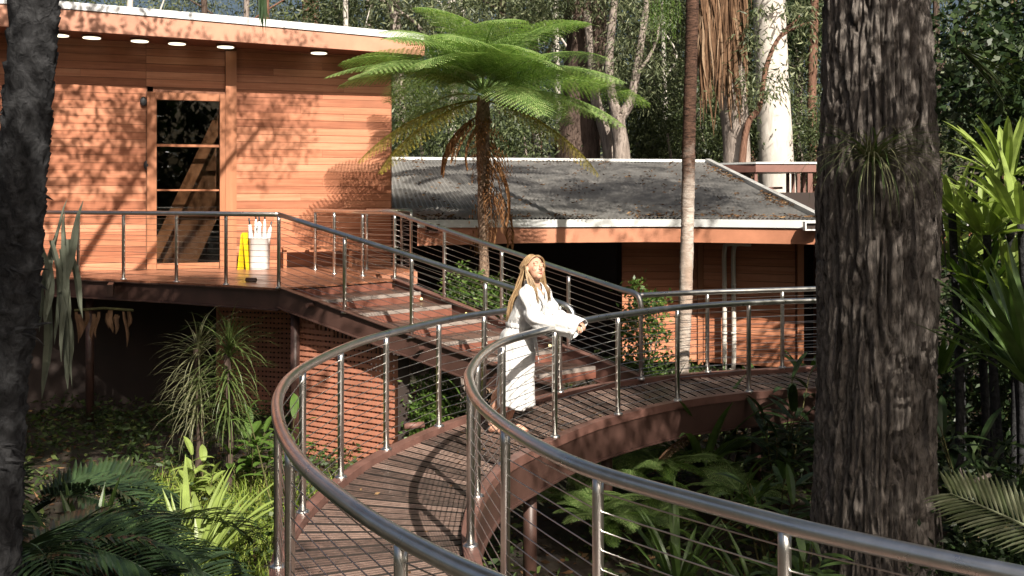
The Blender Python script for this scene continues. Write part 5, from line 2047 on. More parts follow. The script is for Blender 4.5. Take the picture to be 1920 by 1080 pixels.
def plants():
    # --- shrubs round the stairs
    small_shrub('leafy green shrub at the foot of the stairs beside the far handrail post', (1.88, 14.75, 0.35), (0.34, 0.34, 0.85), 75, 30, (0.05, 0.10), (0.03, 0.05), M['shrub_leaf'], -1.1)
    small_shrub('lower spreading shrub with browning leaves below the far handrail', (1.35, 14.6, -0.35), (0.6, 0.4, 0.5), 60, 30, (0.05, 0.10), (0.03, 0.05), M['cover_leaf'], -1.1)
    small_shrub('bright leafy shrub behind the stairs left of the tree fern trunk', (-0.80, 17.1, 0.72), (0.30, 0.3, 0.5), 42, 30, (0.06, 0.11), (0.035, 0.055), M['shrub_leaf'], -1.3)
    small_shrub('bright leafy shrub behind the stairs right of the tree fern trunk', (-0.22, 17.3, 0.55), (0.22, 0.3, 0.55), 34, 30, (0.06, 0.11), (0.035, 0.055), M['shrub_leaf'], -1.3)
    small_shrub('leafy young shrub growing under the stairs beside the lattice screen', (-1.05, 13.85, -0.62), (0.34, 0.28, 0.6), 70, 34, (0.045, 0.09), (0.025, 0.04), M['shrub_leaf'], -1.45)
    small_shrub('dark leafy shrub under the stairs behind the walkway', (-0.35, 14.0, -0.75), (0.5, 0.35, 0.5), 60, 30, (0.05, 0.1), (0.025, 0.04), M['dark_leaf'], -1.45)
    broad_plant('broad_leaf_plant', 'small broad leaved plant at the walkway edge below the stairs', 'plant', (-0.85, 12.3, -0.75), 3, (0.5, 0.68), (0.2, 0.32), (0.06, 0.09), M['shrub_leaf'])
    # --- strap plants beyond the right arm
    strap_plant('iris_clump', 'upright sword leaves beyond the far handrail left of the slim palm', 'plant', (2.05, 14.75, -0.95), 18, (0.8, 1.15), (0.045, 0.065), (1.0, 1.45), (0.1, 0.45), M['strap_leaf'], spread=0.25)
    strap_plant('iris_clump', 'upright sword leaves beyond the far handrail right of the slim palm', 'plant', (2.95, 15.0, -0.95), 14, (0.7, 1.0), (0.05, 0.07), (0.8, 1.4), (0.2, 0.6), M['strap_leaf'], spread=0.2)
    strap_plant('agave', 'low pointed rosette leaves in front of the lit wall and downpipes', 'plant', (3.6, 15.4, -0.75), 14, (0.55, 0.85), (0.09, 0.13), (0.5, 1.2), (0.3, 0.8), M['strap_leaf'], 'lance')
    strap_plant('agave', 'pointed rosette leaves beside the thick trunk beyond the walkway', 'plant', (4.5, 15.6, -0.6), 16, (0.6, 1.0), (0.10, 0.15), (0.5, 1.3), (0.3, 0.8), M['shrub_leaf'], 'lance')
    small_shrub('scrubby dry bush at the foot of the lit wall behind the slim palm', (2.75, 16.2, -0.62), (0.6, 0.4, 0.42), 46, 26, (0.05, 0.1), (0.02, 0.035), M['cover_leaf'], -1.1)
    # --- below the walkway on the right
    fr = [fern_frond(0.62, R(62), R(-30), 16, 0.15, 9, M['fern'], 0.4) for _ in range(2)] + [fern_frond(0.62, R(40), R(-40), 16, 0.15, 9, M['shrub_leaf'], 0.4)]
    for lab, p, n in (('light green fern clump under the walkway beside the steel column', (1.35, 11.9, -0.95), 16), ('light green fern clump below the walkway left of the slim palm foot', (1.75, 12.1, -0.85), 18), ('dark fern growing under the walkway girder', (0.75, 11.2, -1.05), 14)):
        t = thing('fern', p, lab, 'fern', 'ferns under the walkway')
        for k in range(n):
            put(t, fr[k % 3], Vector(p) + Vector((rnd.uniform(-.12, .12), rnd.uniform(-.1, .1), 0)), k * 2.4, rnd.uniform(-.25, .25), rnd.uniform(-.3, .3), rnd.uniform(0.75, 1.2))
    for lab, p, n in (('bright fern in a light patch under the bend of the girder', (0.95, 10.6, -1.05), 15), ('bright fern low between the steel columns', (1.45, 10.9, -1.15), 15), ('fern among the strap leaves right of the slim palm foot', (2.5, 11.6, -1.05), 14)):
        t = thing('fern', p, lab, 'fern', 'ferns under the walkway')
        for k in range(n):
            put(t, fr[k % 3], Vector(p) + Vector((rnd.uniform(-.12, .12), rnd.uniform(-.1, .1), 0)), k * 2.4, rnd.uniform(-.25, .25), rnd.uniform(-.3, .3), rnd.uniform(0.75, 1.2))
    p = Vector((1.62, 11.8, -0.8))
    t = thing('fern', p, 'curled dry brown fern frond standing among the green ferns', 'fern')
    put(t, fern_frond(0.75, R(70), R(-10), 16, 0.09, 7, M['dead_frond'], 1.5), p, R(20))
    strap_plant('crinum_lily', 'big arching strap leaves below the walkway right of the slim palm foot', 'plant', (2.25, 12.3, -0.95), 26, (0.9, 1.5), (0.07, 0.11), (0.35, 1.25), (0.5, 1.2), M['strap_leaf'])
    strap_plant('crinum_lily', 'dark arching strap leaves at the bottom below the inner handrail', 'plant', (1.55, 9.7, -1.42), 20, (0.7, 1.15), (0.05, 0.08), (0.7, 1.4), (0.3, 0.9), M['strap_leaf'])
    strap_plant('crinum_lily', 'shaded strap leaves beside the foot of the thick trunk', 'plant', (2.15, 9.0, -1.42), 18, (0.6, 1.0), (0.05, 0.08), (0.6, 1.4), (0.4, 1.0), M['strap_leaf'])
    broad_plant('ginger', 'broad leaved ginger stems under the walkway left of the thick trunk', 'plant', (3.05, 11.9, -1.1), 9, (0.7, 1.3), (0.35, 0.5), (0.075, 0.11), M['dark_leaf'], per=8)
    broad_plant('ginger', 'broad leaved ginger stems nearer the foot of the thick trunk', 'plant', (2.6, 10.3, -1.35), 8, (0.5, 1.0), (0.32, 0.48), (0.07, 0.10), M['strap_leaf'], per=7)
    broad_plant('ginger', 'low ginger leaves at the bottom edge left of the thick trunk foot', 'plant', (2.5, 9.0, -1.42), 7, (0.4, 0.75), (0.3, 0.45), (0.07, 0.10), M['strap_leaf'], per=7)
    broad_plant('ginger', 'dark ginger stems in the shade behind the ferns', 'plant', (2.7, 13.4, -1.2), 7, (0.4, 0.6), (0.3, 0.45), (0.07, 0.1), M['dark_leaf'], per=6)
    # --- lit grass patch and plants at bottom left
    broad_plant('broad_leaf_plant', 'sunlit broad leaved plant above the bright grass', 'plant', (-3.25, 12.9, -1.35), 8, (0.45, 0.85), (0.22, 0.34), (0.08, 0.12), M['shrub_leaf'], per=6)
    broad_plant('broad_leaf_plant', 'upright leafy stem beside the left bend of the handrail', 'plant', (-2.75, 12.4, -1.4), 5, (0.7, 1.15), (0.22, 0.34), (0.07, 0.10), M['shrub_leaf'], per=7)
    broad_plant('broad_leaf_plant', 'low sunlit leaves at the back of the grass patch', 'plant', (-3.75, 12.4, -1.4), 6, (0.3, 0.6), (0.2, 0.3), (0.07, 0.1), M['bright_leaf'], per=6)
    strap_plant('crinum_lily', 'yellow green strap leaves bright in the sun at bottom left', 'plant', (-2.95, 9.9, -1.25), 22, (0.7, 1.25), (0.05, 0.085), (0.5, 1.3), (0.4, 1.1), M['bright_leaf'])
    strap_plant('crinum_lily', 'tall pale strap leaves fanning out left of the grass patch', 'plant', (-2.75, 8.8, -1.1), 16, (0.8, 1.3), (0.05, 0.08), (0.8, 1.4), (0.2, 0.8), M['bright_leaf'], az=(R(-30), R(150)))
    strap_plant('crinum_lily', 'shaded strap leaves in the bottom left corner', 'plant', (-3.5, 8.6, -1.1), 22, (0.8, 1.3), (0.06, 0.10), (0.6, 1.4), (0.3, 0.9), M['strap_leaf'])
    # grass and ground cover
    n = 9000
    xs = nrg.uniform(-4.6, -1.55, n)
    ys = nrg.uniform(9.0, 13.6, n)
    mb = MB()
    P, D, Ls = [], [], []
    for x, y in zip(xs, ys):
        if noise.noise(Vector((x * 1.3, y * 1.3, 0))) < -0.30:
            continue
        P.append((x, y, ground_z(x, y) - 0.01))
    v, f = [], []
    for p in P[:5200]:
        a = rnd.uniform(0, 6.28)
        e = rnd.uniform(0.7, 1.45)
        mb.ribbon(p, (math.cos(a) * math.cos(e), math.sin(a) * math.cos(e), math.sin(e)), rnd.uniform(0.16, 0.42), rnd.uniform(0.010, 0.02), rnd.uniform(0.6, 1.8), 4, 0.15, 'taper')
    o = mb.build('grass', M['grass'])
    tag(o, 'bright sunlit grass left of the walkway loop', 'grass', None, 'stuff')
    n = 42000
    xs, ys = nrg.uniform(-9, 8, n), nrg.uniform(6.5, 18, n)
    z = np.array([ground_z(a, b) for a, b in zip(xs, ys)])
    P = np.stack([xs, ys, z + nrg.uniform(0.0, 1.0, n) ** 2 * 0.34], 1)
    keep = np.array([noise.noise(Vector((a * 0.9, b * 0.9, 5))) > -0.1 for a, b in zip(xs, ys)])
    P = P[keep]
    D = unit(nrg.normal(size=P.shape) * np.array([1, 1, 0.4]) + np.array([0, 0, 0.2]))
    v, q = leaf_quads(P, D, nrg.uniform(0.05, 0.16, len(P)), nrg.uniform(0.02, 0.06, len(P)))
    o = link('ground_cover', fast_mesh('ground_cover', v, q, M['cover_leaf']))
    tag(o, 'low leafy ground cover under the walkway and trees', 'ground cover', None, 'stuff')
    n = 7000
    xs, ys = nrg.uniform(-9, 8, n), nrg.uniform(6.5, 20, n)
    z = np.array([ground_z(a, b) for a, b in zip(xs, ys)])
    P = np.stack([xs, ys, z + 0.015], 1)
    D = unit(nrg.normal(size=P.shape) * np.array([1, 1, 0.12]))
    v, q = leaf_quads(P, D, nrg.uniform(0.06, 0.16, n), nrg.uniform(0.02, 0.05, n))
    o = link('leaf_litter', fast_mesh('leaf_litter', v, q, M['litter']))
    tag(o, 'dry fallen leaves scattered over the forest floor', 'leaf litter', None, 'stuff')
    # a few fallen leaves on the boards
    P = []
    for k in range(70):
        i = rnd.randrange(20, len(RC) - 60)
        p = RC[i].lerp(LC[i], rnd.uniform(0.1, 0.9))
        P.append((p.x, p.y, -0.052))
    P = np.array(P)
    v, q = leaf_quads(P, unit(nrg.normal(size=P.shape) * np.array([1, 1, 0.02])), nrg.uniform(0.03, 0.07, len(P)), 0.02)
    o = link('fallen_leaves', fast_mesh('fallen_leaves', v, q, M['litter']))
    tag(o, 'small dry leaves scattered on the walkway boards', 'leaf litter', None, 'stuff')
    # --- spiky plants below the raised deck
    for lab, c, heads, mat in (('spiky drooping leaved plant standing below the raised deck beside the lattice', (-3.52, 12.9), ((0.42, 90, 0.74), (0.05, 80, 0.68), (-0.34, 80, 0.66)), M['spiky_leaf']),
                               ('paler fuller spiky plant close on the left of the green spiky one', (-4.02, 13.3), ((0.34, 80, 0.66), (-0.05, 80, 0.66), (-0.42, 70, 0.6)), M['spiky_pale'])):
        c = Vector((c[0], c[1], -1.4))
        t = thing('spiky_dracaena', c, lab, 'plant', 'spiky plants below the deck')
        add_trunk(t, 'stem', [c, c + Vector((0.03, 0, 0.9)), c + Vector((-0.02, 0, 1.75))], [0.05, 0.045, 0.04], M['bark_brown'], 8)
        for hz_, nn, L in heads:
            for k in range(nn):
                a = rnd.uniform(0, 6.28)
                e = rnd.uniform(-0.5, 1.35) if hz_ > 0.3 else rnd.uniform(-0.9, 0.7)
                mb = MB()
                mb.ribbon(Vector((c.x + (hz_ * 0.02), c.y, hz_ + rnd.uniform(-.12, .12))), (math.cos(a) * math.cos(e), math.sin(a) * math.cos(e), math.sin(e)), L * rnd.uniform(0.7, 1.1), rnd.uniform(0.018, 0.03), rnd.uniform(0.8, 1.8), 5, 0.2, 'taper')
                mb.build('leaf', mat, t)


plants()


def left_palms():
    # near dark palm trunk with ragged old leaf bases
    D = 6.0
    base = px(-20, 900, D)
    base.z = -1.5
    t = thing('dark_palm', base, 'dark ragged palm trunk standing close at the left edge', 'palm')
    pts = [base, px(5, 800, D), px(28, 600, D), px(38, 400, D), px(52, 200, D), px(66, 0, D), px(78, -240, D), px(86, -600, D), px(92, -1080, D)]
    p = smooth_path(pts, 16)
    p = smooth_path(pts, 60)
    nseg = 48
    rr = lerp_list([0.125, 0.12, 0.118, 0.128, 0.132, 0.128, 0.12, 0.12, 0.12], len(p))
    mb = MB()
    mb.tube(p, rr, nseg)
    out = []
    for i, v in enumerate(mb.v):
        k = min(i // nseg, len(p) - 1)
        q = Vector(v) - p[k]
        L = q.length
        a = math.atan2(q.y, q.x)
        ca, sa = math.cos(a), math.sin(a)
        z = v[2]
        ph = z * 7.0 + 1.2 * noise.noise(Vector((ca * 1.5, sa * 1.5, z * 1.3))) + a * 0.5
        saw = ph - math.floor(ph)
        f = 0.022 * saw ** 2 + 0.016 * noise.noise(Vector((ca * 5, sa * 5, z * 9))) + 0.012 * abs(noise.noise(Vector((ca * 14, sa * 14, z * 5))))
        out.append(tuple(p[k] + q * (1 + (f - 0.012) / max(L, 1e-6))))
    mb.v = out
    mb.build('trunk', M['bark_black'], t, True)
    for k in range(26):
        i = rnd.randrange(20, len(p) - 210)
        a = rnd.uniform(R(180), R(360))
        dd = Vector((math.cos(a), math.sin(a), 0))
        mb = MB()
        mb.ribbon(p[i] + dd * 0.125, (-dd.y * 0.9 + dd.x * 0.1, dd.x * 0.9 + dd.y * 0.1, rnd.uniform(-0.6, 0.3)), rnd.uniform(0.08, 0.16), rnd.uniform(0.02, 0.04), rnd.uniform(0.2, 0.9), 4, 0.3, 'taper', side=(0, 0, 1))
        mb.build('bark_flap', M['bark_black'], t)
    top = p[-1]
    fr = [palm_frond(2.9, R(48), R(-62), 52, 0.75, 0.05, M['palm_leaf'], 0.15, 1.0) for _ in range(3)]
    for k in range(17):
        put(t, fr[k % 3], top, R(70) + R(190) * ((k * 0.618) % 1), rnd.uniform(-.35, .25), 0, rnd.uniform(0.85, 1.05))
    # one low frond whose tip hangs into view
    f = palm_frond(2.6, R(12), R(-75), 44, 0.42, 0.035, M['palm_leaf'], -0.2, 1.2)
    # low palms at bottom left
    fl = [palm_frond(1.7, R(62), R(-40), 34, 0.50, 0.040, M['palm_leaf'], 0.35, 0.9, 0.2) for _ in range(3)]
    for lab, c, n, s, az in (('low dark palm with arching fronds nearest the left edge', (-3.45, 7.0, -0.5), 14, 0.86, None), ('low dark palm with fronds arching right over the strap leaves', (-3.30, 8.2, -0.8), 13, 0.86, None), ('small dark palm in the shade behind the low fronds', (-4.5, 9.4, -0.7), 12, 1.0, None)):
        q = thing('low_palm', c, lab, 'palm', 'low palms at bottom left')
        add_trunk(q, 'trunk', [(c[0], c[1], ground_z(c[0], c[1]) - 0.1), (c[0], c[1], c[2] - 0.3), (c[0], c[1], c[2] + 0.03)], [0.07, 0.06, 0.05], M['bark_black'], 9)
        for k in range(n):
            put(q, fl[k % 3], c, k * 2.4 + rnd.uniform(-.3, .3), rnd.uniform(-0.45, 0.25), rnd.uniform(-.3, .3), s * rnd.uniform(0.8, 1.1))
    # grey hanging staghorn leaves beside the trunk
    c = px(92, 470, 6.6)
    q = thing('staghorn_fern', c, 'grey hanging staghorn leaves beside the dark palm trunk', 'fern')
    for k in range(20):
        mb = MB()
        x = px(rnd.uniform(50, 130), rnd.uniform(440, 580), 6.6 + rnd.uniform(-.1, .15))
        mb.ribbon(x, (rnd.uniform(-.25, .25), rnd.uniform(-.2, .2), rnd.choice([-1, -1, -1, 0.9])), rnd.uniform(0.35, 0.75), rnd.uniform(0.025, 0.06), rnd.uniform(0, 0.4), 6, 0.25, 'strap', side=(1, rnd.uniform(-.5, .5), 0), wave=0.012)
        mb.build('leaf', M['grey_strap'], q)
    c = px(195, 585, 15.6)
    q = thing('hanging_creeper', c, 'pale dry creeper leaves hanging below the raised deck edge beam', 'creeper')
    mb = MB()
    mb.tube([px(140, 582, 15.6), px(195, 578, 15.6), px(250, 582, 15.6)], 0.02, 6)
    mb.build('stem', M['stem'], q)
    for k in range(11):
        mb = MB()
        x = px(145 + k * 10 + rnd.uniform(-3, 3), rnd.uniform(580, 595), 15.6)
        mb.ribbon(x, (rnd.uniform(-.2, .2), rnd.uniform(-.2, .1), -1), rnd.uniform(0.2, 0.55), rnd.uniform(0.05, 0.09), rnd.uniform(0, 0.4), 5, 0.25, 'strap', side=(1, rnd.uniform(-.5, .5), 0), wave=0.02)
        mb.build('leaf', M['dead_frond'], q)
    # narrow leaf tips hanging into view at the top
    c = px(490, -60, 7.5)
    q = thing('hanging_frond', c, 'dark narrow palm leaf tips hanging into view above the white roof edge', 'palm frond')
    for k in range(12):
        mb = MB()
        mb.ribbon(px(490 + rnd.uniform(-5, 6), -60, 7.5 + rnd.uniform(-.05, .05)), (rnd.uniform(-.05, .05), rnd.uniform(-.1, .1), -1), rnd.uniform(0.3, 0.52), rnd.uniform(0.012, 0.022), 0.0, 6, 0.2, 'lance', side=(1, rnd.uniform(-.5, .5), 0))
        mb.build('leaflet', M['palm_leaf'], q)


left_palms()


def right_plants():
    # bright strap leaved plants right of the thick trunk
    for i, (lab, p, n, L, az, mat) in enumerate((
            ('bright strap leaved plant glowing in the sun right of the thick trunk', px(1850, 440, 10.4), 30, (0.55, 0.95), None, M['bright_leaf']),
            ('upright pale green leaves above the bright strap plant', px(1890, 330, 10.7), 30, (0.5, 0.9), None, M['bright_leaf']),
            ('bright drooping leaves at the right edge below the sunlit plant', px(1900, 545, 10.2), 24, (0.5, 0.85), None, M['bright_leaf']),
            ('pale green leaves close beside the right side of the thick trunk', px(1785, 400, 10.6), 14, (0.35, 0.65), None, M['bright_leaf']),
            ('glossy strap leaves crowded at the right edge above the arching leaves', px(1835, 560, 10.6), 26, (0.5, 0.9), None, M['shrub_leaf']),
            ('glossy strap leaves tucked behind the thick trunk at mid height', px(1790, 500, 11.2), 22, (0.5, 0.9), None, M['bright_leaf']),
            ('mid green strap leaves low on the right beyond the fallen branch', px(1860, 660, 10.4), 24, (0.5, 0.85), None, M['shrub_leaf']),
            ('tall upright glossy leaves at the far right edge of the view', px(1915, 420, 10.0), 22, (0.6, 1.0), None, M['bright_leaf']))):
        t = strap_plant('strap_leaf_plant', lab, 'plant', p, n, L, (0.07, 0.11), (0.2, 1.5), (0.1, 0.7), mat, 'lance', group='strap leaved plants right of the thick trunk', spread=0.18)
        b = Vector((p.x + 0.1, p.y + 0.1, ground_z(p.x, p.y) - 0.1))
        add_trunk(t, 'stem', [b, b.lerp(p, 0.5) + Vector((0.05, 0, 0)), p], [0.05, 0.045, 0.04], M['bark_black'], 8)
    strap_plant('strap_leaf_plant', 'long dark arching leaves at the right edge in the shade', 'plant', px(1930, 720, 8.6), 26, (0.8, 1.3), (0.06, 0.10), (0.5, 1.5), (0.2, 0.9), M['strap_leaf'], az=(R(60), R(300)))
    strap_plant('strap_leaf_plant', 'small bright leaves low beside the foot of the thick trunk', 'plant', px(1765, 700, 9.7), 16, (0.3, 0.6), (0.05, 0.08), (0.4, 1.4), (0.2, 0.8), M['shrub_leaf'], 'lance')
    strap_plant('strap_leaf_plant', 'pale striped leaf blades high up at the top right', 'plant', px(1790, 90, 9.0), 12, (0.5, 0.75), (0.03, 0.05), (-0.9, -0.1), (0.1, 0.5), M['spiky_leaf'], az=(R(-60), R(20)))
    # pale palm frond at the right edge
    t = thing('palm_frond', px(1960, 1040, 6.6), 'pale sunlit palm frond reaching in from the right edge', 'palm frond')
    f = palm_frond(0.85, R(22), R(8), 24, 0.34, 0.028, M['pale_frond'], 0.1, 0.3, 0.05)
    put(t, f, px(2030, 1040, 6.6), R(178), 0.28, R(62))
    # shaded backdrop of big leaved bushes
    for lab, p, s in (('dark bushy mass behind the bright strap leaves', (6.9, 13.0, 1.2), 0.72), ('dark bush high behind the thick trunk on the right', (7.2, 13.2, 3.4), 0.75), ('dark bush filling the lower right behind the trunk foot', (5.7, 12.2, -0.4), 0.65),
                      ('dark bush at the right edge beside the pale frond', (4.6, 9.0, -0.8), 0.42), ('tall dark bush at the top right corner', (6.7, 12.4, 4.0), 0.7), ('dark bush low at the right edge behind the arching leaves', (6.0, 11.6, 0.7), 0.5)):
        t = thing('shrub', (p[0], p[1], ground_z(p[0], p[1])), lab, 'shrub', 'dark bushes right of the thick trunk')
        add_trunk(t, 'stem', [(p[0], p[1], ground_z(p[0], p[1]) - 0.1), (p[0] + 0.05, p[1], p[2] * 0.5 - 0.5), p], [0.06, 0.05, 0.03], M['bark_black'], 8)
        place_crown(t, DARK[rnd.randrange(2)], p, s, 'foliage')
    broad_plant('ginger', 'dark broad leaved stems right of the thick trunk foot', 'plant', (4.35, 9.6, -1.3), 8, (0.7, 1.5), (0.35, 0.5), (0.08, 0.11), M['dark_leaf'], per=8)
    p = px(1800, 905, 8.6)
    t = thing('fallen_branch', p, 'small broken forked branch lodged in the dark leaves at lower right', 'branch')
    mb = MB()
    mb.tube([px(1775, 912, 8.6), px(1805, 910, 8.6), px(1858, 890, 8.55)], [0.008, 0.016, 0.018], 7)
    mb.tube([px(1808, 909, 8.6), px(1800, 877, 8.6)], [0.012, 0.006], 6)
    mb.build('twig', M['bark_grey'], t, True)


right_plants()


# ---- unseen trees added behind and beside the viewpoint to cast shade into view
def shade_trees():
    for lab, base, crowns in (
            ('unseen leafy tree right of the viewpoint added to shade the thick trunk', (7.4, 3.6, -1.5), [((4.9, 5.4, 7.3), 0.7, 1), ((5.9, 3.7, 7.3), 0.62, 1), ((6.5, 2.6, 7.4), 0.55, 1), ((6.0, 0.9, 7.2), 0.8, 0), ((4.9, 1.2, 7.3), 0.5, 1)]),
            ('unseen leafy tree behind the viewpoint added to shade the low palms', (-1.9, -4.0, -1.5), [((-0.5, -2.3, 7.4), 0.85, 0), ((-2.4, -1.4, 7.2), 0.8, 0), ((-1.4, -0.1, 7.8), 0.6, 0)]),
            ('unseen leafy tree left of the viewpoint added to shade the space under the deck', (-5.4, 6.0, -1.5), [((-3.6, 7.8, 7.0), 0.8, 0), ((-1.6, 7.3, 7.2), 0.78, 0), ((-0.8, 8.4, 7.2), 0.62, 0), ((-5.3, 8.6, 7.2), 0.8, 0)]),
            ('unseen open crowned tree left of the view added to dapple the orange wall', (-7.6, 11.2, -1.5), [((-5.6, 12.3, 9.0), 0.75, 1), ((-3.6, 11.7, 9.3), 0.5, 1), ((-6.6, 11.0, 8.6), 0.7, 1), ((-1.9, 12.4, 9.6), 0.4, 1)])):
        t = thing('shade_tree', base, lab, 'tree', 'unseen shade trees around the viewpoint')
        add_trunk(t, 'trunk', [base, (base[0], base[1], 3), (base[0], base[1], 7)], [0.3, 0.25, 0.18], M['bark_brown'], 12)
        for c, s, sp in crowns:
            add_trunk(t, 'limb', [(base[0], base[1], 4.5), ((base[0] + c[0]) / 2, (base[1] + c[1]) / 2, 6.0), c], [0.12, 0.08, 0.04], M['bark_brown'], 8)
            place_crown(t, (SPARSE if sp else DARK)[rnd.randrange(2)], c, s)


shade_trees()
# ================================================================== PERSON
def woman():
    F = Vector((-0.08, 10.42, -0.06))
    e1 = Vector((0.89, -0.45, 0)).normalized()
    e2 = Vector((-e1.y, e1.x, 0))
    up = Vector((0, 0, 1))

    def W(f, l, u):
        return F + e1 * f + e2 * l + up * (u + 0.06)

    t = thing('person', F, 'woman with long fair hair in a white bathrobe leaning on the handrail, face tipped up', 'person')
    # ---------------- body: one skin fused from limbs, then remeshed
    mb = MB()
    hips, chest, neck = W(0.15, 0, 0.88), W(0.29, 0, 1.22), W(0.345, 0, 1.43)
    # feet and legs
    for sg, ff, l in ((-1, -0.06, -0.10), (1, 0.03, 0.09)):
        heel, ankle, toe = W(ff - 0.05, l, -0.025), W(ff - 0.03, l, 0.06), W(ff + 0.16, l + 0.02 * sg, -0.04)
        knee = W(ff + 0.10, l, 0.47)
        hip = W(0.14, 0.09 * sg, 0.86)
        mb.tube([W(ff - 0.028, l, 0.03), ankle, W(ff + 0.01, l, 0.16), W(ff + 0.02, l, 0.30), W(ff + 0.085, l, 0.42), knee, knee.lerp(hip, 0.5), hip], [0.036, 0.036, 0.04, 0.053, 0.052, 0.055, 0.07, 0.085], 14)
        mb.tube([heel, W(ff - 0.02, l, 0.0), W(ff + 0.05, l + 0.005 * sg, -0.005), W(ff + 0.11, l + 0.012 * sg, -0.022), toe, W(ff + 0.185, l + 0.022 * sg, -0.045)], [0.026, 0.038, 0.036, 0.034, 0.024, 0.010], 12)
        for k in range(5):
            a = W(ff + 0.145, l + (k - 2) * 0.016 + 0.02 * sg, -0.042)
            mb.tube([a, a + e1 * (0.045 - 0.004 * abs(k - 2 + 1.5 * sg))], [0.011, 0.008], 8)
    mb.ellipsoid(hips, e1, e2, up, 0.12, 0.16, 0.14)
    mb.tube([hips, W(0.20, 0, 1.02), chest, W(0.33, 0, 1.33)], [0.125, 0.108, 0.125, 0.11], 18)
    mb.ellipsoid(W(0.325, 0, 1.34), e1, e2, up, 0.095, 0.17, 0.075)
    # head frame: turned a little towards the lens, tipped up
    fd = Vector((0.52, -0.74, 0.40)).normalized()
    hs = up.cross(fd).normalized()            # her left
    hu = fd.cross(hs).normalized()
    if hu.z < 0:
        hu = -hu
    tilt = Matrix.Rotation(R(-9), 3, fd)
    hs, hu = tilt @ hs, tilt @ hu
    HC = W(0.335, -0.005, 1.592)

    HS = 1.17

    def H(f, s, u):
        return HC + (fd * f + hs * s + hu * u) * HS
    mb.tube([W(0.335, 0, 1.36), neck, H(-0.02, 0, -0.07)], [0.062, 0.052, 0.052], 14)
    mb.ellipsoid(H(-0.012, 0, 0.025), fd, hs, hu, 0.1123, 0.0889, 0.1076, 22, 14)
    mb.ellipsoid(H(0.032, 0, -0.03), fd, hs, hu, 0.0679, 0.0725, 0.0913, 20, 14)
    mb.ellipsoid(H(0.058, 0, -0.088), fd, hs, hu, 0.0328, 0.0374, 0.0281, 14, 10)
    for s in (-1, 1):
        mb.ellipsoid(H(0.060, s * 0.036, -0.028), fd, hs, hu, 0.0304, 0.0281, 0.0304, 12, 8)
        mb.ellipsoid(H(0.078, s * 0.026, 0.022), fd, hs, hu, 0.0129, 0.0304, 0.0105, 12, 8)     # brow
        mb.ellipsoid(H(0.074, s * 0.030, 0.003), fd, hs, hu, 0.0140, 0.0187, 0.0117, 12, 8)     # lid over the eye
        mb.ellipsoid(H(0.0, s * 0.076, -0.012), fd, hs, hu, 0.0211, 0.0117, 0.0351, 10, 8)      # ear
        mb.ellipsoid(H(0.098, s * 0.010, -0.036), fd, hs, hu, 0.0117, 0.0105, 0.0094, 10, 6)    # nostril wing
    mb.tube([H(0.078, 0, 0.012), H(0.098, 0, -0.014), H(0.112, 0, -0.034), H(0.092, 0, -0.044)], [0.009, 0.011, 0.012, 0.008], 10)
    mb.ellipsoid(H(0.082, 0, -0.060), fd, hs, hu, 0.0175, 0.0281, 0.0070, 12, 8)
    mb.ellipsoid(H(0.080, 0, -0.070), fd, hs, hu, 0.0164, 0.0246, 0.0082, 12, 8)
    # arms over the rail
    arms = {}
    for sg in (-1, 1):
        sh = W(0.335, 0.165 * sg, 1.36)
        el = W(0.44, 0.215 * sg, 1.125)
        wr = W(0.75 if sg < 0 else 0.69, 0.12 * sg if sg < 0 else 0.17, 1.085)
        arms[sg] = (sh, el, wr)
        mb.tube([W(0.33, 0.10 * sg, 1.36), sh, sh.lerp(el, 0.5), el, el.lerp(wr, 0.35), wr], [0.06, 0.058, 0.046, 0.04, 0.04, 0.025], 12)
        d = (wr - el).normalized()
        ins = (-e2 * sg).normalized()
        kn = wr + d * 0.085 + up * -0.012
        mb.tube([wr, wr + d * 0.04, kn], [0.026, 0.036, 0.034], 10)
        for k in range(4):
            o = ins * (0.028 - 0.0185 * k)
            L = (0.034, 0.038, 0.035, 0.028)[k]
            b = kn - d * 0.012 + o
            mb.tube([b, b + d * L + up * -0.008, b + d * (L * 1.5) + up * -0.034, b + d * (L * 1.35) + up * -0.06], [0.0095, 0.009, 0.008, 0.0065], 8)
        b = wr + d * 0.025 + ins * 0.028
        mb.tube([b, b + ins * 0.026 + d * 0.026 - up * 0.01, b + ins * 0.026 + d * 0.058 - up * 0.024], [0.012, 0.0105, 0.008], 8)
    body = mb.build('body', M['skin'], t, True)
    rm = body.modifiers.new('fuse', 'REMESH')
    rm.mode = 'VOXEL'
    rm.voxel_size = 0.0048
    sm = body.modifiers.new('smooth', 'SMOOTH')
    sm.factor = 0.5
    sm.iterations = 3
    dg = bpy.context.evaluated_depsgraph_get()
    me = bpy.data.meshes.new_from_object(body.evaluated_get(dg))
    body.modifiers.clear()
    old = body.data
    body.data = me
    bpy.data.meshes.remove(old)
    me.name = 'body'
    me.polygons.foreach_set('use_smooth', [True] * len(me.polygons))
    if not me.materials:
        me.materials.append(M['skin'])
    # lips, lashes, brows
    mb = MB()
    for u, w, f in ((-0.0605, 0.022, 0.0965), (-0.0705, 0.019, 0.0935)):
        path = [H(f - 0.016 * (s / 1.0) ** 2, s * w, u + 0.003 * (1 - abs(s)) * (1 if u > -0.065 else -1)) for s in (-1, -0.6, -0.25, 0, 0.25, 0.6, 1)]
        mb.tube(path, [0.001, 0.004, 0.0048, 0.0046, 0.0048, 0.004, 0.001], 8)
    mb.build('lips', M['lip'], t, True)
    mb = MB()
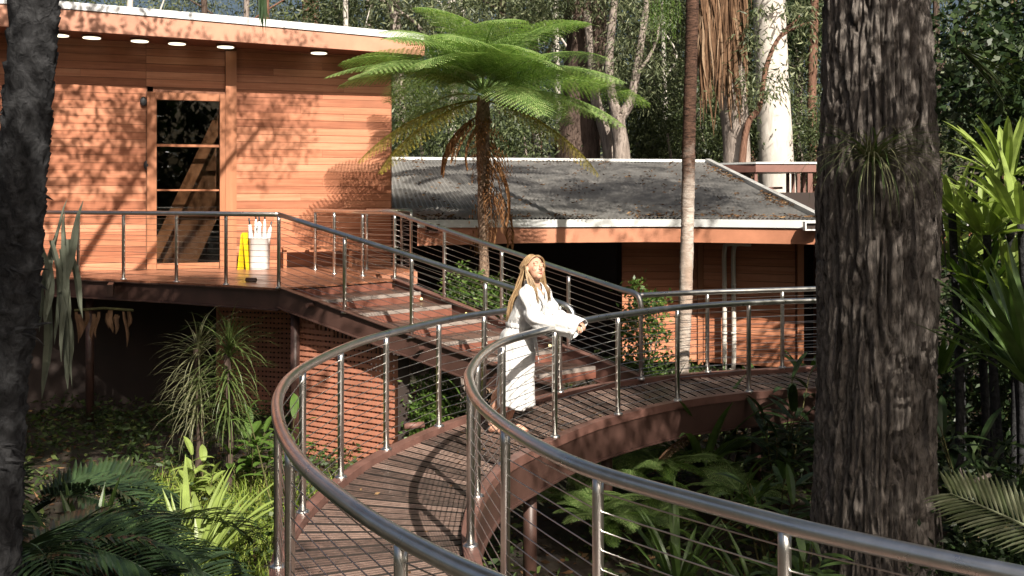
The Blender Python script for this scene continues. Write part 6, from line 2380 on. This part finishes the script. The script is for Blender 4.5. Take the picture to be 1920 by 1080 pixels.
    for s in (-1, 1):
        mb.tube([H(0.0835 - 0.010 * k * k, s * (0.017 + 0.028 * k), -0.0035 - 0.004 * math.sin(math.pi * k)) for k in (0, 0.25, 0.5, 0.75, 1)], [0.001, 0.0022, 0.0026, 0.0024, 0.001], 6)
        mb.tube([H(0.088 - 0.014 * k * k, s * (0.012 + 0.034 * k), 0.026 + 0.006 * math.sin(math.pi * k * 0.9)) for k in (0, 0.3, 0.6, 1)], [0.002, 0.0032, 0.003, 0.001], 6)
    mb.build('eyebrows', M['lash'], t, True)
    # ---------------- hair
    mb = MB()
    hr = random.Random(3)
    # cap that leaves the face free
    nu, nv = 30, 14
    for i in range(2200):
        # strands start along the parting and crown and run over the skull, then fall
        s = hr.choice((-1, 1))
        k = hr.random()
        th = 0.62 + 1.93 * k                       # from the forehead over the crown to the nape
        start = H(-0.012 + 0.098 * math.cos(th), s * 0.004, 0.025 + 0.097 * math.sin(th))
        spread = hr.uniform(0.75, 1.0)
        path = [start]
        back = k
        for j in range(1, 5):
            ph = j / 4 * 1.45
            r = 1.05 + 0.10 * hr.random()
            f = -0.012 + 0.100 * math.cos(th) * math.cos(ph) * r + (0.018 - 0.055 * k) * math.sin(ph)
            path.append(H(f, s * 0.086 * math.sin(ph) * r, 0.025 + 0.097 * (math.sin(th) * math.cos(ph) if th < 2.0 else math.sin(th) * math.cos(ph)) * r - 0.035 * math.sin(ph) ** 2))
        p = path[-1]
        # fall: camera side and back strands drop behind the shoulder, a few in front
        front = (s > 0 and k < 0.6) or (s < 0 and k < 0.16)
        if front:
            tgt = [W(0.365 + hr.uniform(-.03, .04), 0.12 * s + hr.uniform(-.03, .02), 1.45), W(0.42 + hr.uniform(-.03, .03), 0.135 * s + hr.uniform(-.035, .03), 1.31 + hr.uniform(-.05, .08))]
        else:
            l = -0.13 + 0.20 * hr.random() if s < 0 else -0.05 + 0.16 * hr.random()
            out = 0.10 * (1 - abs(l) / 0.2)
            tgt = [W(0.235 + hr.uniform(-.03, .02) - out * .3, l * 0.95, 1.45), W(0.165 + hr.uniform(-.03, .02), l * 1.05, 1.30), W(0.125 + hr.uniform(-.03, .025), l, 1.17), W(0.10 + hr.uniform(-.03, .03), l * 0.9, 1.04 + hr.uniform(-.05, .08))]
        full = catmull(path + tgt, 4)
        n = len(full)
        w = hr.uniform(0.0018, 0.0045)
        mb.tube(full, [w * (0.5 + 0.7 * min(1, i_ / 6)) * (1 - 0.75 * (i_ / (n - 1)) ** 4) for i_ in range(n)], 5)
    mb.build('hair', M['hair'], t, True)
    mb = MB()
    ring = [W(0.345 + 0.075 * math.cos(a), 0.07 * math.sin(a), 1.415 + 0.02 * math.cos(a + 3.14)) for a in [2 * math.pi * i / 24 for i in range(25)]]
    mb.tube([p for p in ring], 0.002, 5)
    mb.build('necklace', M['gold'], t, True)
    # ---------------- robe
    mb = MB()
    rows = [(0.235, 0.13, -0.01, 0.183, 0.218), (0.255, 0.13, -0.01, 0.186, 0.218), (0.35, 0.13, -0.01, 0.18, 0.215), (0.55, 0.135, -0.005, 0.175, 0.205), (0.72, 0.14, 0, 0.178, 0.205), (0.86, 0.145, 0, 0.182, 0.205), (0.95, 0.16, 0, 0.165, 0.192),
            (1.02, 0.19, 0, 0.145, 0.172), (1.06, 0.205, 0, 0.142, 0.168), (1.14, 0.245, 0, 0.155, 0.185), (1.24, 0.285, 0, 0.155, 0.20), (1.32, 0.315, 0, 0.138, 0.205), (1.375, 0.33, 0, 0.115, 0.195), (1.415, 0.338, 0, 0.092, 0.155), (1.44, 0.34, 0, 0.078, 0.105), (1.455, 0.34, 0, 0.074, 0.086)]
    N = 96
    fine = []
    for i in range(len(rows) - 1):
        a, b = rows[i], rows[i + 1]
        m = max(1, int((b[0] - a[0]) / 0.022))
        for j in range(m):
            f = j / m
            f2 = f * f * (3 - 2 * f)
            fine.append(tuple(a[k] + (b[k] - a[k]) * (f if k == 0 else f2) for k in range(5)))
    fine.append(rows[-1])
    vs, fs = [], []
    for i, (u, f, l, rf, rl) in enumerate(fine):
        for j in range(N):
            a = 2 * math.pi * j / N
            sk = max(0, min(1, (0.98 - u) / 0.8))
            fold = sk * (0.017 * math.sin(a * 6 + 0.5 * math.sin(u * 3)) + 0.008 * math.sin(a * 11 + u * 2 + 1.7)) 
            fold += 0.008 * noise.noise(Vector((math.cos(a) * 3, math.sin(a) * 3, u * 7))) + (0.012 * (1 - sk) * noise.noise(Vector((math.cos(a) * 2 + u * 5, math.sin(a) * 2, u * 10))))
            wrap = (a + 0.45 + 0.25 * sk) % (2 * math.pi)          # overlapping front edge of the wrap
            fold += sk * 0.016 * max(0.0, 1 - wrap / 1.1)
            pinch = math.exp(-((u - 1.045) / 0.05) ** 2)
            fold += pinch * 0.006 * math.sin(a * 19)
            r1, r2 = rf + fold, rl + fold
            # V neckline: lower the front of the top rows
            du = 0.0
            if u > 1.24:
                fa = max(0, math.cos(a)) ** 6
                du = -fa * (u - 1.24) * 0.95
                r1 -= fa * 0.012
            uu = u + du + (0.02 * math.sin(a * 3 + 0.5) * (1 if i < 2 else 0)) - (0.05 * max(0, math.cos(a - 0.9)) ** 3 if i < 2 else 0.0)
            vs.append(W(f + r1 * math.cos(a), l + r2 * math.sin(a), uu))
    n = len(fine)
    for i in range(n - 1):
        for j in range(N):
            a, b = i * N + j, i * N + (j + 1) % N
            fs.append((a, b, b + N, a + N))
    mb.add(vs, fs)
    rb = mb.build('robe', M['robe'], t, True)
    so = rb.modifiers.new('thickness', 'SOLIDIFY')
    so.thickness = 0.006
    so.offset = -1
    # belt and collar
    mb = MB()
    bel = [W(0.197 + 0.152 * math.cos(a), 0.178 * math.sin(a), 1.045 + 0.006 * math.sin(a * 2)) for a in [2 * math.pi * i / 40 for i in range(41)]]
    vs, fs = [], []
    for p in bel:
        o = (p - W(0.197, 0, 1.045))
        o.z = 0
        o.normalize()
        vs += [p - up * 0.022, p + o * 0.007, p + up * 0.022]
    for i in range(40):
        a = 3 * i
        fs += [(a, a + 3, a + 4, a + 1), (a + 1, a + 4, a + 5, a + 2)]
    mb.add(vs, fs)
    for sx, ln in ((-0.02, 0.30), (0.03, 0.38)):
        mb.ribbon(W(0.352, sx - 0.05, 1.04), (0.1, 0, -1), ln, 0.036, 0.0, 8, 0.1, 'strap', side=tuple(e2), wave=0.006)
    mb.build('belt', M['robe'], rb, True)
    mb = MB()
    for sg in (-1, 1):
        pth = catmull([W(0.262, 0.03 * sg, 1.462), W(0.285, 0.088 * sg, 1.452), W(0.355, 0.092 * sg, 1.425), W(0.425, 0.062 * sg, 1.345), W(0.445, 0.022 * sg, 1.25), W(0.405, -0.018 * sg, 1.13), W(0.352, -0.03 * sg, 1.06)], 6)
        vs, fs = [], []
        for i, p in enumerate(pth):
            tn = (pth[min(i + 1, len(pth) - 1)] - pth[max(i - 1, 0)]).normalized()
            o = (p - W(0.30, 0, p.z - F.z - 0.06))
            o = (o - tn * o.dot(tn)).normalized()
            sd = tn.cross(o).normalized()
            w = 0.03
            vs += [p - sd * w + o * 0.004, p - sd * w * 0.4 + o * 0.017, p + sd * w * 0.4 + o * 0.017, p + sd * w + o * 0.004, p - o * 0.006]
        for i in range(len(pth) - 1):
            for j in range(5):
                a = i * 5
                fs.append((a + j, a + (j + 1) % 5, a + 5 + (j + 1) % 5, a + 5 + j))
        fs += [(0, 1, 2, 3, 4), tuple(range(5 * len(pth) - 1, 5 * len(pth) - 6, -1))]
        mb.add(vs, fs)
    mb.build('collar', M['robe'], rb, True)
    # sleeves: wide, drooping at the cuff
    for sg in (-1, 1):
        sh, el, wr = arms[sg]
        d = (wr - el).normalized()
        path = catmull([W(0.325, 0.09 * sg, 1.345), sh + up * -0.012, sh.lerp(el, 0.5) + up * -0.01, el + up * -0.01, el.lerp(wr, 0.4) + up * -0.022, wr + d * 0.01 + up * -0.035, wr + d * 0.075 + up * -0.055], 8)
        k = len(path)
        rad = lerp_list([0.085, 0.098, 0.087, 0.085, 0.082, 0.092, 0.104], k)
        M_ = 40
        vs, fs = [], []
        prev = None
        for i, p in enumerate(path):
            tn = (path[min(i + 1, k - 1)] - path[max(i - 1, 0)]).normalized()
            q = up if prev is None else prev
            if abs(q.dot(tn)) > 0.98:
                q = e1
            u_ = (q - tn * q.dot(tn)).normalized()
            prev = u_
            w_ = tn.cross(u_)
            s_ = i / (k - 1)
            for j in range(M_):
                a = 2 * math.pi * j / M_
                droop = 0.35 * max(0, s_ - 0.45) / 0.55 * max(0, -math.cos(a))
                fold = 0.015 * math.sin(s_ * 30 + a * 2 + sg) * math.exp(-((s_ - 0.52) / 0.25) ** 2) + 0.006 * math.sin(a * 6 + s_ * 9) + 0.008 * noise.noise(Vector((math.cos(a) * 2, math.sin(a) * 2 + sg * 5, s_ * 9)))
                r = rad[i] * (1 + droop) + fold
                vs.append(p + u_ * (math.cos(a) * r) + w_ * (math.sin(a) * r * 0.82))
        for i in range(k - 1):
            for j in range(M_):
                a, b = i * M_ + j, i * M_ + (j + 1) % M_
                fs.append((a, b, b + M_, a + M_))
        mb = MB()
        mb.add(vs, fs)
        sl = mb.build('sleeve', M['robe'], t, True)
        so = sl.modifiers.new('thickness', 'SOLIDIFY')
        so.thickness = 0.008
        so.offset = -1


woman()
